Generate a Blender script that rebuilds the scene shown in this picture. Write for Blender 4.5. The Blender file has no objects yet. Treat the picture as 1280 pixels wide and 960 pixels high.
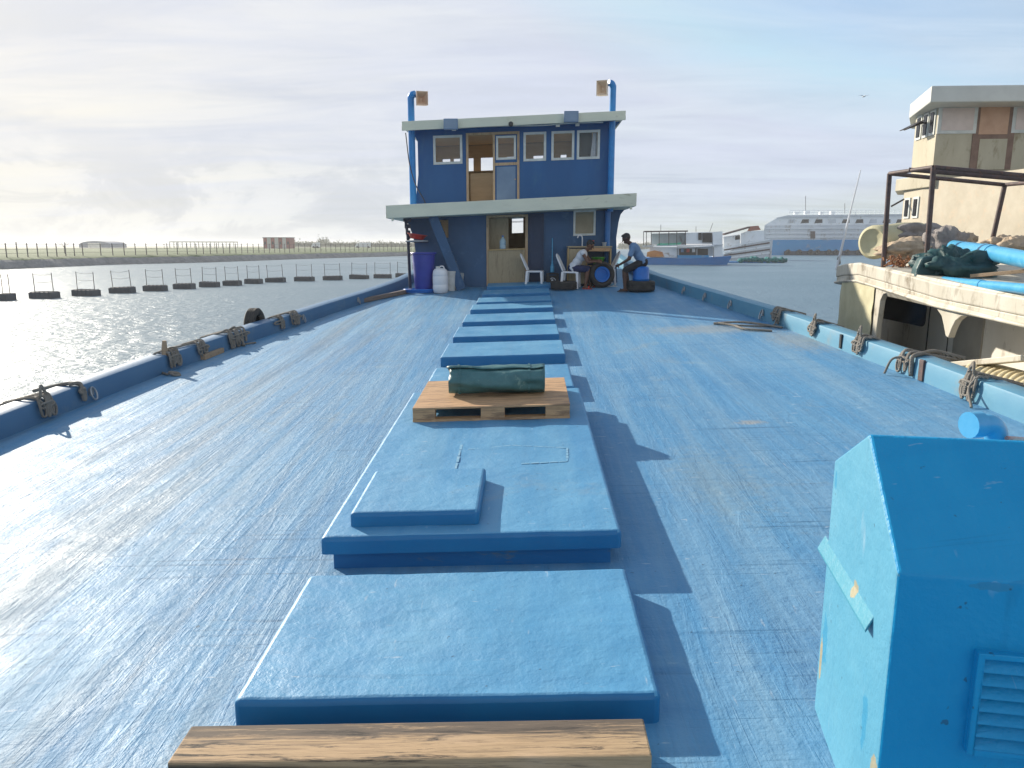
import bpy, bmesh, math, random
import numpy as np
from mathutils import Vector, Matrix, noise

random.seed(7)
SC = bpy.context.scene
COL = SC.collection
R = math.radians
EYE = 3.3                      # metres above the sea

# ------------------------------------------------------------------ measuring
FPX, PITCH, YAW = 930.0, R(10.6), R(1.2)
def ray(px, py):
    xc = (px - 640) / FPX; yc = (480 - py) / FPX
    a = xc; b = math.cos(PITCH) + yc * math.sin(PITCH); c = -math.sin(PITCH) + yc * math.cos(PITCH)
    cs, sn = math.cos(YAW), math.sin(YAW)
    return Vector((cs * a - sn * b, sn * a + cs * b, c))
def at_y(px, py, Y):
    d = ray(px, py); return Vector((0, 0, EYE)) + d * (Y / d.y)
def at_x(px, py, X):
    d = ray(px, py); return Vector((0, 0, EYE)) + d * (X / d.x)
def at_z(px, py, z=0.0):
    d = ray(px, py); return Vector((0, 0, EYE)) + d * ((z - EYE) / d.z)

SHEER = [2.47242559e-06, -5.98436973e-05, 8.55764558e-04, 3.60138083e-02, -2.09584034]
HEEL = 0.033
def heel(x): return HEEL * (x + 0.3)
def deck(x, y):
    y = max(-7.0, min(25.5, y))
    v = 0.0
    for c in SHEER: v = v * y + c
    return EYE + v + heel(x)
def on_deck(px, py, dz=0.0):
    d = ray(px, py); t = 0.5
    while t < 60:
        p = Vector((0, 0, EYE)) + d * t
        if p.z < deck(p.x, p.y) + dz: return p
        t += 0.01
    return p

def interp(tab, v):
    if v <= tab[0][0]: return tab[0][1]
    for (a, fa), (b, fb) in zip(tab, tab[1:]):
        if v <= b: return fa + (fb - fa) * (v - a) / (b - a)
    return tab[-1][1]

# ------------------------------------------------------------------ materials
def lin(r, g, b):
    f = lambda c: (c / 255 / 12.92) if c / 255 <= 0.04045 else ((c / 255 + 0.055) / 1.055) ** 2.4
    return (f(r), f(g), f(b), 1)
class NT:
    def __init__(s, m): s.t = m.node_tree; s.n = s.t.nodes; s.l = s.t.links
    def new(s, typ, **kw):
        n = s.n.new(typ)
        for k, v in kw.items():
            if k.startswith('i_'):
                key = k[2:]
                key = int(key) if key.isdigit() else key
                n.inputs[key].default_value = v
            else: setattr(n, k, v)
        return n
    def link(s, a, b): s.l.new(a, b)
def ramp(nt, fac, stops):
    r = nt.new('ShaderNodeValToRGB')
    while len(r.color_ramp.elements) < len(stops): r.color_ramp.elements.new(0.5)
    for e, (p, c) in zip(r.color_ramp.elements, stops):
        e.position = p; e.color = c if len(c) == 4 else (*c, 1)
    nt.link(fac, r.inputs[0]); return r.outputs[0]
def mixc(nt, fac, a, b, mode='MIX'):
    m = nt.new('ShaderNodeMix', data_type='RGBA', blend_type=mode)
    for sock, v in ((m.inputs[0], fac), (m.inputs[6], a), (m.inputs[7], b)):
        if hasattr(v, 'is_linked') or hasattr(v, 'links'): nt.link(v, sock)
        else: sock.default_value = v if not isinstance(v, tuple) or len(v) == 4 else (*v, 1)
    return m.outputs[2]
def math_(nt, op, a, b=0.0, clamp=False):
    m = nt.new('ShaderNodeMath', operation=op, use_clamp=clamp)
    for i, v in ((0, a), (1, b)):
        if hasattr(v, 'links'): nt.link(v, m.inputs[i])
        else: m.inputs[i].default_value = v
    return m.outputs[0]
def coords(nt, scale=(1, 1, 1), rot=(0, 0, 0), kind='pos'):
    mp = nt.new('ShaderNodeMapping'); mp.inputs['Scale'].default_value = scale; mp.inputs['Rotation'].default_value = rot
    if kind == 'pos': nt.link(nt.new('ShaderNodeNewGeometry').outputs['Position'], mp.inputs[0])
    else: nt.link(nt.new('ShaderNodeTexCoord').outputs['Object'], mp.inputs[0])
    return mp.outputs[0]
def noise_(nt, vec, scale, detail=4, rough=0.55, dist=0.0):
    n = nt.new('ShaderNodeTexNoise', i_Scale=scale, i_Detail=detail, i_Roughness=rough, i_Distortion=dist)
    nt.link(vec, n.inputs['Vector']); return n.outputs[0]
def newmat(name):
    m = bpy.data.materials.new(name); m.use_nodes = True
    nt = NT(m); bs = m.node_tree.nodes['Principled BSDF']
    return m, nt, bs
def bump(nt, bs, h, strength=0.3, dist=0.01, prev=None):
    b = nt.new('ShaderNodeBump', i_Strength=strength, i_Distance=dist)
    nt.link(h, b.inputs['Height'])
    if prev is not None: nt.link(prev, b.inputs['Normal'])
    nt.link(b.outputs[0], bs.inputs['Normal']); return b.outputs[0]

def mat(name, col, col2=None, scale=3.0, rough=0.5, bstr=0.15, bscale=40.0, bdist=0.004, stretch=(1, 1, 1), metal=0.0,
        stain=None, stain_amt=0.0, kind='pos', spec=0.5, lo=0.35, hi=0.7, stscale=1.6):
    """painted / weathered surface: two tones in patches, optional stains, fine relief"""
    m, nt, bs = newmat(name)
    v = coords(nt, stretch, kind=kind)
    n1 = noise_(nt, v, scale, 5, 0.6)
    if col2 is None: col2 = tuple(c * 0.8 for c in col[:3]) + (1,)
    c = ramp(nt, n1, [(lo, col), (hi, col2)])
    if stain is not None:
        n2 = noise_(nt, v, scale * stscale, 6, 0.7, 0.5)
        f = ramp(nt, n2, [(0.62 - stain_amt * 0.3, (0, 0, 0)), (0.74 - stain_amt * 0.2, (1, 1, 1))])
        c = mixc(nt, f, c, stain)
    nt.link(c, bs.inputs['Base Color'])
    rr = nt.new('ShaderNodeMapRange', i_3=max(0.03, rough - 0.1), i_4=min(1, rough + 0.12))
    nt.link(noise_(nt, v, scale * 4, 3), rr.inputs[0]); nt.link(rr.outputs[0], bs.inputs['Roughness'])
    bs.inputs['Metallic'].default_value = metal
    bs.inputs['Specular IOR Level'].default_value = spec
    if bstr > 0: bump(nt, bs, noise_(nt, v, bscale, 4, 0.6), bstr, bdist)
    return m

def deck_paint(name, base, dark, pale, tan, rough, glossvar=0.12, scuff=0.5, fibre=True, spec=.5, dirt_glare=0.0, spots=(), relief=.5):
    """hand-laid fibreglass painted blue: matting strips along the boat, scuffs, chalky and sandy wear"""
    m, nt, bs = newmat(name)
    p = coords(nt)
    along = coords(nt, (3.4, 0.22, 1.0))
    fine = coords(nt, (26.0, 2.2, 1.0))
    across = coords(nt, (0.5, 9.0, 1.0))
    big = noise_(nt, p, 0.42, 5, 0.6, 0.4)
    mid = noise_(nt, p, 2.3, 6, 0.65, 0.3)
    c = ramp(nt, big, [(0.30, dark), (0.66, base)])
    c = mixc(nt, ramp(nt, noise_(nt, along, 1.0, 5, 0.65), [(0.40, (0, 0, 0)), (0.75, (scuff, scuff, scuff))]), c, pale)
    c = mixc(nt, ramp(nt, noise_(nt, across, 1.0, 4, 0.6), [(0.52, (0, 0, 0)), (0.80, (scuff * .7,) * 3)]), c, dark)
    crack = noise_(nt, coords(nt, (0.9, 30.0, 1.0), (0, 0, 0.03)), 1.0, 4, 0.6)
    cmask = math_(nt, 'MULTIPLY', ramp(nt, crack, [(0.60, (0, 0, 0)), (0.68, (1, 1, 1))]), ramp(nt, noise_(nt, p, 0.6, 2), [(0.42, (0, 0, 0)), (0.6, ((0.7 if fibre else .25),) * 3)]))
    c = mixc(nt, cmask, c, tuple(q * .62 for q in dark[:3]) + (1,))
    c = mixc(nt, ramp(nt, mid, [(0.56, (0, 0, 0)), (0.80, (scuff * .75,) * 3)]), c, pale)
    if dirt_glare:
        ds = noise_(nt, coords(nt, (2.6, 0.13, 1.0), (0, 0, 0.02)), 1.0, 5, 0.6)
        sx = nt.new('ShaderNodeSeparateXYZ'); nt.link(p, sx.inputs[0])
        wl = nt.new('ShaderNodeMapRange', i_1=1.5, i_2=-2.5, i_3=.22, i_4=1.0); nt.link(sx.outputs[0], wl.inputs[0])   # streaks grow stronger towards port
        c = mixc(nt, math_(nt, 'MULTIPLY', ramp(nt, ds, [(0.50, (0, 0, 0)), (0.66, (dirt_glare,) * 3)]), wl.outputs[0]), c, (0.095, 0.16, 0.225, 1))
        ds2 = noise_(nt, coords(nt, (9.0, 0.4, 1.0)), 1.0, 4, 0.6)
        c = mixc(nt, math_(nt, 'MULTIPLY', ramp(nt, ds2, [(0.54, (0, 0, 0)), (0.70, (dirt_glare * .6,) * 3)]), wl.outputs[0]), c, (0.085, 0.14, 0.20, 1))
        c = mixc(nt, math_(nt, 'MULTIPLY', ramp(nt, noise_(nt, coords(nt, (5.5, .3, 1)), 1.3, 6, .65), [(0.46, (0, 0, 0)), (0.66, (dirt_glare * .6,) * 3)]), wl.outputs[0]), c, (0.24, 0.30, 0.345, 1))  # pale grey streaks, strongest to port: silvery glare put into the colour
    # sandy worn patches
    tn = noise_(nt, p, 0.75, 6, 0.72, 0.8)
    c = mixc(nt, ramp(nt, tn, [(0.60, (0, 0, 0)), (0.78, (0.42,) * 3)]), c, tan)
    # short white scratches
    sv = coords(nt, (3.0, 14.0, 1.0), (0, 0, 0.4))
    sc = noise_(nt, sv, 2.2, 3, 0.5)
    c = mixc(nt, ramp(nt, sc, [(0.70, (0, 0, 0)), (0.75, (0.45,) * 3)]), c, (0.55, 0.6, 0.62, 1))
    sv2 = coords(nt, (16.0, 3.0, 1.0), (0, 0, -0.25))
    c = mixc(nt, ramp(nt, noise_(nt, sv2, 1.7, 3, 0.5), [(0.70, (0, 0, 0)), (0.76, (0.3,) * 3)]), c, (0.5, 0.56, 0.6, 1))
    for cen, rad, colr, *amt in spots:      # worn places with an outline of their own
        sb = nt.new('ShaderNodeVectorMath', operation='SUBTRACT'); nt.link(p, sb.inputs[0]); sb.inputs[1].default_value = cen
        dv = nt.new('ShaderNodeVectorMath', operation='DIVIDE'); nt.link(sb.outputs[0], dv.inputs[0]); dv.inputs[1].default_value = rad
        ln = nt.new('ShaderNodeVectorMath', operation='LENGTH'); nt.link(dv.outputs[0], ln.inputs[0])
        e = math_(nt, 'SUBTRACT', math_(nt, 'MULTIPLY', noise_(nt, p, 16.0, 6, 0.7), 1.6), ln.outputs['Value'])
        c = mixc(nt, ramp(nt, e, [(0.02, (0, 0, 0)), (0.10 if not amt else .5, ((amt[0] if amt else .9),) * 3)]), c, colr)
    # dark specks
    sp = noise_(nt, p, 26, 2, 0.5)
    c = mixc(nt, ramp(nt, sp, [(0.73, (0, 0, 0)), (0.76, (0.6,) * 3)]), c, (0.03, 0.06, 0.09, 1))
    nt.link(c, bs.inputs['Base Color'])
    rr = nt.new('ShaderNodeMapRange', i_1=0.3, i_2=0.7, i_3=rough - glossvar, i_4=rough + glossvar)
    nt.link(mid, rr.inputs[0]); nt.link(rr.outputs[0], bs.inputs['Roughness'])
    bs.inputs['Specular IOR Level'].default_value = spec
    h1 = math_(nt, 'MULTIPLY', noise_(nt, along, 1.3, 4, 0.55), 1.5)
    fold = noise_(nt, coords(nt, (5.0, .5, 1), (0, 0, .12)), 1.2, 5, .6, .5)
    h2 = math_(nt, 'ADD', math_(nt, 'MULTIPLY', noise_(nt, fine, 1.0, 3, 0.5), 0.16), math_(nt, 'MULTIPLY', ramp(nt, fold, [(.47, (0, 0, 0)), (.5, (.5, .5, .5)), (.56, (0, 0, 0))]), .24))
    h3 = math_(nt, 'MULTIPLY', noise_(nt, p, 13.0, 5, 0.65), 0.85)
    h4 = math_(nt, 'SUBTRACT', math_(nt, 'MULTIPLY', noise_(nt, p, 55.0, 4, 0.6), 0.22), math_(nt, 'MULTIPLY', cmask, 0.18))
    if fibre: h = math_(nt, 'ADD', math_(nt, 'ADD', h1, h2), math_(nt, 'ADD', h3, h4))
    else:
        h5 = math_(nt, 'MULTIPLY', noise_(nt, p, 4.0, 3, 0.5), 1.6)
        h = math_(nt, 'ADD', math_(nt, 'ADD', h5, h3), h4)
    bump(nt, bs, h, relief, 0.016)
    return m

def wood(name, a, b, c_, axis=(1, 14, 14), rough=0.65, bstr=0.3, blot=None):
    m, nt, bs = newmat(name)
    v = coords(nt, axis, kind='obj')
    n = noise_(nt, v, 2.2, 7, 0.65, 1.2)
    c = ramp(nt, n, [(0.28, a), (0.5, b), (0.72, c_)])
    if blot:
        n2 = noise_(nt, coords(nt, (1.3, 13, 13), kind='obj'), 1.5, 7, 0.75, 0.8)
        c = mixc(nt, ramp(nt, n2, [(0.48, (0, 0, 0)), (0.60, (0.8,) * 3)]), c, blot)
    nt.link(c, bs.inputs['Base Color']); bs.inputs['Roughness'].default_value = rough
    bump(nt, bs, n, bstr, 0.006)
    return m

M = {}
M['deck'] = deck_paint('blue_deck_paint', (0.088, 0.270, 0.465, 1), (0.046, 0.200, 0.395, 1), (0.21, 0.36, 0.48, 1), (0.27, 0.29, 0.25, 1), 0.60, scuff=0.75, spec=.42, glossvar=.10, dirt_glare=.55, relief=.72,
    spots=[((3.2, 12.9, 1.9), (1.9, .75, .6), (.31, .31, .27, 1), .5), ((4.2, 11.6, 1.9), (.7, 1.5, .6), (.30, .30, .26, 1), .5), ((1.5, 5.6, 1.5), (.5, 1.3, .5), (.22, .29, .30, 1), .3), ((2.2, 7.2, 1.6), (.25, .12, .3), (.40, .33, .22, 1), .5)])
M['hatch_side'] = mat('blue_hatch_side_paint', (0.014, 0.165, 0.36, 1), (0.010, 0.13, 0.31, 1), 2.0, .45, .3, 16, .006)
M['hatch'] = deck_paint('pale_hatch_paint', (0.078, 0.285, 0.490, 1), (0.050, 0.230, 0.440, 1), (0.15, 0.37, 0.53, 1), (0.28, 0.31, 0.29, 1), 0.52, scuff=0.5, fibre=False, spec=.6, dirt_glare=.15, relief=.5)  # hatch tops, paler than the darker blue sides
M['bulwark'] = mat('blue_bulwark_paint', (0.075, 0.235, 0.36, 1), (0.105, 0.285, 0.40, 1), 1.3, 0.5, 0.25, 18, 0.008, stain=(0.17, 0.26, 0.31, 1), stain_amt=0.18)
M['bulwark_shaded'] = mat('shaded_bulwark_paint', (0.048, 0.140, 0.270, 1), (0.065, 0.170, 0.300, 1), 1.3, 0.5, 0.25, 18, 0.008, stain=(0.12, 0.2, 0.28, 1), stain_amt=0.12)  # darker copy of the bulwark paint: port side's shade put into the colour
M['chip'] = mat('bare_filler', lin(150, 146, 112), lin(70, 140, 160), 22, 0.8)
M['wall_up'] = mat('royal_blue_wall', lin(24, 90, 146), lin(20, 80, 132), 1.2, 0.5, 0.12, 12, 0.006, stain=lin(44, 100, 142), stain_amt=.2, stretch=(1, 1, .3))
M['wall_low'] = mat('dull_blue_wall', lin(44, 86, 126), lin(36, 76, 112), 1.5, 0.5, 0.15, 10, 0.006, stain=lin(70, 105, 140), stain_amt=0.1)
M['eave'] = mat('grey_green_eave', lin(214, 214, 194), lin(202, 203, 186), 1.2, 0.5, 0.12, 14, 0.005, stain=lin(172, 172, 152), stain_amt=0.1, stretch=(1, 1, 3))
M['ply'] = wood('plywood', lin(168, 140, 96), lin(186, 158, 112), lin(150, 122, 82), (9, 9, 1))
M['ply_grey'] = wood('weathered_plywood', lin(150, 134, 108), lin(168, 152, 124), lin(128, 112, 90), (9, 9, 1))
M['trim'] = mat('white_window_trim', lin(214, 216, 212), lin(190, 194, 190), 4, 0.5)
M['trim_wood'] = wood('pale_timber_frame', lin(168, 140, 110), lin(190, 162, 130), lin(140, 112, 86), (8, 8, 1))
M['lining'] = mat('varnished_lining', lin(216, 188, 146), lin(202, 172, 130), 2, 0.5, stretch=(1, 1, 6))
M['greyblue'] = mat('grey_blue_panel', lin(112, 136, 164), lin(98, 122, 150), 2, 0.5)
M['pipe_blue'] = mat('blue_pipe_paint', lin(24, 120, 190), lin(34, 136, 204), 5, 0.35)
M['pvc'] = mat('light_blue_pvc', lin(66, 152, 196), lin(84, 166, 206), 4, 0.3, stain=lin(120, 190, 220), stain_amt=0.1)
M['steel'] = mat('dark_steel', (0.05, 0.05, 0.055, 1), (0.09, 0.07, 0.06, 1), 8, 0.5, metal=0.5)
M['galv'] = mat('galvanised', (0.42, 0.43, 0.44, 1), (0.3, 0.31, 0.32, 1), 8, 0.4, metal=0.7)
M['rust_pipe'] = mat('rusty_pipe', lin(88, 72, 70), lin(62, 50, 50), 9, 0.6, stain=lin(120, 80, 60), stain_amt=0.2)
M['black'] = mat('black_plastic', (0.018, 0.018, 0.02, 1), (0.03, 0.03, 0.033, 1), 6, 0.45)
M['rubber'] = mat('old_rubber', (0.022, 0.021, 0.020, 1), (0.05, 0.045, 0.04, 1), 7, 0.75, 0.5, 60)
M['white_pl'] = mat('white_plastic', (0.72, 0.73, 0.76, 1), (0.66, 0.67, 0.70, 1), 4, 0.35, 0.0)
M['dirty_white_pl'] = mat('dirty_white_plastic', (0.6, 0.61, 0.6, 1), (0.45, 0.46, 0.44, 1), 5, 0.45)
M['grey_pl'] = mat('grey_plastic', (0.36, 0.39, 0.42, 1), (0.28, 0.31, 0.34, 1), 5, 0.45)
M['purple_pl'] = mat('violet_blue_plastic', lin(58, 66, 152), lin(50, 58, 138), 3, 0.38, 0.05)
M['drum_blue'] = mat('blue_drum_plastic', lin(0, 110, 196), lin(0, 96, 176), 4, 0.35, 0.05)
M['tarp'] = mat('green_tarpaulin', lin(72, 116, 118), lin(52, 94, 98), 5, 0.45, 0.5, 16, 0.012, stain=lin(120, 150, 140), stain_amt=0.08)
M['tarp_dark'] = mat('dark_green_tarpaulin', lin(40, 80, 82), lin(26, 60, 64), 4, 0.5, 0.7, 9, 0.03)
M['pallet'] = wood('pallet_pine', lin(166, 128, 92), lin(196, 158, 118), lin(140, 100, 70), (1.2, 16, 16), blot=lin(120, 96, 74) )
def plank_mat():
    m, nt, bs = newmat('burnt_old_plank')
    g = noise_(nt, coords(nt, (0.7, 24, 24), kind='obj'), 2.4, 8, 0.7, 0.9)
    c = ramp(nt, g, [(0.28, lin(120, 98, 74)), (0.5, lin(186, 156, 120)), (0.74, lin(150, 124, 94))])
    pale = noise_(nt, coords(nt, (1.4, 3, 3), kind='obj'), 1.3, 4, .6)
    c = mixc(nt, ramp(nt, pale, [(.52, (0, 0, 0)), (.72, (.6,) * 3)]), c, lin(206, 176, 146))
    sp = nt.new('ShaderNodeSeparateXYZ'); nt.link(coords(nt, kind='obj'), sp.inputs[0])
    ch = noise_(nt, coords(nt, (1.2, 16, 16), kind='obj'), 1.7, 7, .75, .6)
    e = math_(nt, 'ADD', math_(nt, 'MULTIPLY', sp.outputs[1], 2.1), ch)              # charred along the far edge
    c = mixc(nt, ramp(nt, e, [(.46, (0, 0, 0)), (.60, (.9,) * 3)]), c, lin(84, 75, 68))
    c = mixc(nt, ramp(nt, ch, [(.55, (0, 0, 0)), (.64, (.9,) * 3)]), c, (.02, .017, .015, 1))
    f = math_(nt, 'ADD', math_(nt, 'MULTIPLY', sp.outputs[2], -9.0), math_(nt, 'MULTIPLY', ch, .5))   # black lower down, over the side faces
    c = mixc(nt, ramp(nt, math_(nt, 'ADD', f, 1.0), [(.10, (0, 0, 0)), (.30, (.9,) * 3)]), c, (.016, .014, .014, 1))
    nt.link(c, bs.inputs['Base Color']); bs.inputs['Roughness'].default_value = .75
    bump(nt, bs, g, .6, .006); return m
M['plank'] = plank_mat()
M['offcut'] = wood('grey_timber', lin(142, 120, 96), lin(166, 142, 116), lin(110, 92, 74), (1, 12, 12))
M['rope'] = None
M['skin'] = mat('skin', lin(104, 70, 52), lin(88, 58, 44), 6, 0.5, 0.1, 60)
M['skin_dark'] = mat('tanned_skin', lin(84, 56, 44), lin(70, 46, 36), 6, 0.5, 0.1, 60)
M['hair'] = mat('black_hair', (0.012, 0.011, 0.011, 1), (0.02, 0.018, 0.018, 1), 30, 0.5, 0.6, 120)
M['shirt_w'] = mat('white_cotton', (0.66, 0.67, 0.7, 1), (0.55, 0.57, 0.6, 1), 7, 0.8, 0.6, 14, 0.02)
M['shirt_b'] = mat('grey_blue_cotton', lin(104, 136, 172), lin(88, 118, 154), 6, 0.8, 0.6, 14, 0.02)
M['short_b'] = mat('navy_cotton', lin(30, 44, 84), lin(24, 34, 66), 6, 0.8, 0.5, 16, 0.02)
M['short_k'] = mat('black_cotton', (0.014, 0.015, 0.018, 1), (0.025, 0.026, 0.03, 1), 6, 0.8, 0.5, 16, 0.02)
M['hullwhite'] = mat('dirty_white_hull', lin(204, 198, 184), lin(184, 177, 160), 2.2, 0.55, 0.35, 22, 0.008, stain=lin(128, 116, 96), stain_amt=0.34, stretch=(1, 1, .35))
M['hullgrey'] = mat('grey_recess_wall', lin(230, 226, 216), lin(214, 209, 198), 1.6, 0.6, 0.15, 20, 0.005, stain=lin(140, 128, 110), stain_amt=0.14, stretch=(1, 1, .35))
M['cream'] = mat('cream_wall', lin(188, 180, 158), lin(172, 163, 140), 1.6, 0.55, 0.2, 16, 0.006, stain=lin(140, 126, 100), stain_amt=0.25, stretch=(1, 1, .4))
M['cream_low'] = mat('white_mottled_wall', lin(192, 182, 162), lin(178, 167, 146), 2.6, 0.6, 0.25, 18, 0.006, stain=lin(196, 176, 150), stain_amt=0.25)
M['canvas'] = mat('yellowed_canvas', lin(196, 190, 158), lin(176, 170, 136), 2.4, 0.75, 0.5, 6, 0.02)
M['darkglass'] = mat('dark_glass', (0.012, 0.014, 0.018, 1), (0.02, 0.022, 0.026, 1), 3, 0.2, 0, spec=.2)
M['brownpane'] = mat('brown_boarded_pane', lin(198, 158, 130), lin(182, 142, 114), 3, 0.35)
M['pinkpane'] = mat('dusty_pane', lin(214, 198, 190), lin(198, 182, 174), 3, 0.3)
M['sack'] = mat('dusty_grey_canvas', lin(150, 144, 140), lin(118, 112, 110), 5, 0.85, 0.9, 7, 0.05)
M['sack_tan'] = mat('tan_canvas', lin(192, 172, 148), lin(160, 142, 120), 5, 0.85, 0.9, 7, 0.05)
M['net_orange'] = mat('orange_netting', lin(160, 108, 70), lin(120, 80, 54), 12, 0.8, 0.8, 30, 0.03)
M['creamrope'] = mat('cream_rope', lin(214, 202, 168), lin(180, 166, 130), 10, 0.8, 0.7, 50, 0.01)
M['red'] = mat('red_plastic', lin(190, 50, 44), lin(160, 40, 36), 4, 0.4)
M['green'] = mat('green_plastic', lin(60, 150, 50), lin(44, 120, 40), 4, 0.4)
def rope_mat():
    m, nt, bs = newmat('grey_mooring_rope')
    v = coords(nt)
    w = nt.new('ShaderNodeTexWave', i_Scale=38.0, i_Distortion=2.0, bands_direction='DIAGONAL'); nt.link(v, w.inputs['Vector'])
    c = ramp(nt, w.outputs[0], [(0.2, lin(96, 92, 88)), (0.8, lin(168, 162, 152))])
    c = mixc(nt, ramp(nt, noise_(nt, v, 6, 3), [(0.4, (0, 0, 0)), (0.7, (0.6,) * 3)]), c, lin(110, 100, 88))
    nt.link(c, bs.inputs['Base Color']); bs.inputs['Roughness'].default_value = 0.85
    bump(nt, bs, w.outputs[0], 0.6, 0.008)
    return m
M['rope'] = rope_mat()
def glass_mat():
    m, nt, bs = newmat('window_glass')
    bs.inputs['Base Color'].default_value = (0.9, 0.95, 0.95, 1)
    bs.inputs['Roughness'].default_value = 0.02; bs.inputs['Alpha'].default_value = 0.06
    return m
M['glass'] = glass_mat()
def bottle_mat():
    m, nt, bs = newmat('bottle_plastic')
    bs.inputs['Base Color'].default_value = (0.5, 0.72, 0.85, 1)
    bs.inputs['Roughness'].default_value = 0.08; bs.inputs['Alpha'].default_value = 0.55
    return m
M['bottle'] = bottle_mat()

# ------------------------------------------------------------------ mesh builder
class MB:
    def __init__(s): s.v = []; s.f = []; s.mi = []; s.cur = 0
    def mat(s, i): s.cur = i; return s
    def _add(s, vs, fs):
        o = len(s.v); s.v += [Vector(p) for p in vs]
        for f in fs: s.f.append(tuple(i + o for i in f)); s.mi.append(s.cur)
        return s
    def hexa(s, p):   # p: 4 bottom ccw + 4 top
        return s._add(p, [(3, 2, 1, 0), (4, 5, 6, 7), (0, 1, 5, 4), (1, 2, 6, 5), (2, 3, 7, 6), (3, 0, 4, 7)])
    def box(s, c, d, rot=None, rz=0.0):
        m = rot if rot is not None else Matrix.Rotation(rz, 3, 'Z')
        x, y, z = (q / 2 for q in d); c = Vector(c)
        return s.hexa([c + m @ Vector(q) for q in ((-x, -y, -z), (x, -y, -z), (x, y, -z), (-x, y, -z), (-x, -y, z), (x, -y, z), (x, y, z), (-x, y, z))])
    def bar(s, a, b, w, h, up=(0, 0, 1)):
        a = Vector(a); b = Vector(b); d = (b - a); L = d.length; d.normalize()
        u = Vector(up); sd = d.cross(u)
        if sd.length < 1e-4: sd = d.cross(Vector((1, 0, 0)))
        sd.normalize(); u = sd.cross(d)
        m = Matrix((d, sd, u)).transposed()
        return s.box((a + b) / 2, (L, w, h), rot=m)
    def prism(s, poly, depth, fn):
        """poly 2-D, fn(a, b, t) -> point, t in 0..depth"""
        n = len(poly); o = len(s.v)
        s.v += [Vector(fn(a, b, 0)) for a, b in poly] + [Vector(fn(a, b, depth)) for a, b in poly]
        fs = [tuple(range(n - 1, -1, -1)), tuple(range(n, 2 * n))] + [(i, (i + 1) % n, n + (i + 1) % n, n + i) for i in range(n)]
        for f in fs: s.f.append(tuple(o + i for i in f)); s.mi.append(s.cur)
        return s
    def tube(s, pts, r, n=8, closed=False, cap=True):
        pts = [Vector(p) for p in pts]; N = len(pts)
        rs = r if isinstance(r, (list, tuple)) else [r] * N
        o = len(s.v); prev = None
        for i, p in enumerate(pts):
            if closed: t = pts[(i + 1) % N] - pts[i - 1]
            else: t = pts[min(i + 1, N - 1)] - pts[max(i - 1, 0)]
            if t.length < 1e-9: t = Vector((0, 0, 1))
            t.normalize()
            if prev is None:
                a = Vector((0, 0, 1)) if abs(t.z) < 0.9 else Vector((1, 0, 0))
                u = (a - t * a.dot(t)).normalized()
            else:
                u = prev - t * prev.dot(t)
                u = u.normalized() if u.length > 1e-6 else prev
            prev = u; w = t.cross(u)
            for k in range(n):
                an = 2 * math.pi * k / n
                s.v.append(p + (u * math.cos(an) + w * math.sin(an)) * rs[i])
        segs = N if closed else N - 1
        for i in range(segs):
            j = (i + 1) % N
            for k in range(n):
                s.f.append((o + i * n + k, o + i * n + (k + 1) % n, o + j * n + (k + 1) % n, o + j * n + k)); s.mi.append(s.cur)
        if cap and not closed:
            s.f.append(tuple(o + k for k in range(n - 1, -1, -1))); s.mi.append(s.cur)
            s.f.append(tuple(o + (N - 1) * n + k for k in range(n))); s.mi.append(s.cur)
        return s
    def lathe(s, prof, org=(0, 0, 0), rot=None, n=24, closed=False):
        org = Vector(org); m = rot if rot is not None else Matrix.Identity(3)
        o = len(s.v); N = len(prof)
        for r, z in prof:
            for k in range(n):
                a = 2 * math.pi * k / n
                s.v.append(org + m @ Vector((r * math.cos(a), r * math.sin(a), z)))
        for i in range(N if closed else N - 1):
            j = (i + 1) % N
            for k in range(n):
                s.f.append((o + i * n + k, o + i * n + (k + 1) % n, o + j * n + (k + 1) % n, o + j * n + k)); s.mi.append(s.cur)
        if not closed:
            if prof[0][0] > 1e-4: s.f.append(tuple(o + k for k in range(n - 1, -1, -1))); s.mi.append(s.cur)
            if prof[-1][0] > 1e-4: s.f.append(tuple(o + (N - 1) * n + k for k in range(n))); s.mi.append(s.cur)
        return s
    def ell(s, c, r, n=14, rot=None, rough=0.0, seed=0, freq=2.0):
        c = Vector(c); m = rot if rot is not None else Matrix.Identity(3); o = len(s.v); L = n // 2 + 1
        for i in range(L + 1):
            th = math.pi * i / L
            for k in range(n):
                ph = 2 * math.pi * k / n
                q = Vector((math.sin(th) * math.cos(ph), math.sin(th) * math.sin(ph), math.cos(th)))
                f = 1.0
                if rough: f += rough * noise.noise(q * freq + Vector((seed * 3.1, seed, 0))) + rough * .5 * noise.noise(q * freq * 2.7 + Vector((seed, 0, seed * 2.3)))
                s.v.append(c + m @ Vector((q.x * r[0] * f, q.y * r[1] * f, q.z * r[2] * f)))
        for i in range(L):
            for k in range(n):
                s.f.append((o + i * n + k, o + (i + 1) * n + k, o + (i + 1) * n + (k + 1) % n, o + i * n + (k + 1) % n)); s.mi.append(s.cur)
        return s
    def capsule(s, a, b, ra, rb, n=12):
        a = Vector(a); b = Vector(b); d = (b - a); L = max(d.length, 1e-5); d.normalize()
        m = d.to_track_quat('Z', 'Y').to_matrix()
        pr = [(max(ra * math.sin(t), 1e-4), -ra * math.cos(t)) for t in (0.05, .5, 1.0, 1.5)]
        pr += [(max(rb * math.cos(t), 1e-4), L + rb * math.sin(t)) for t in (0.05, .5, 1.0, 1.5)]
        return s.lathe(pr, a, m, n)
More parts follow.
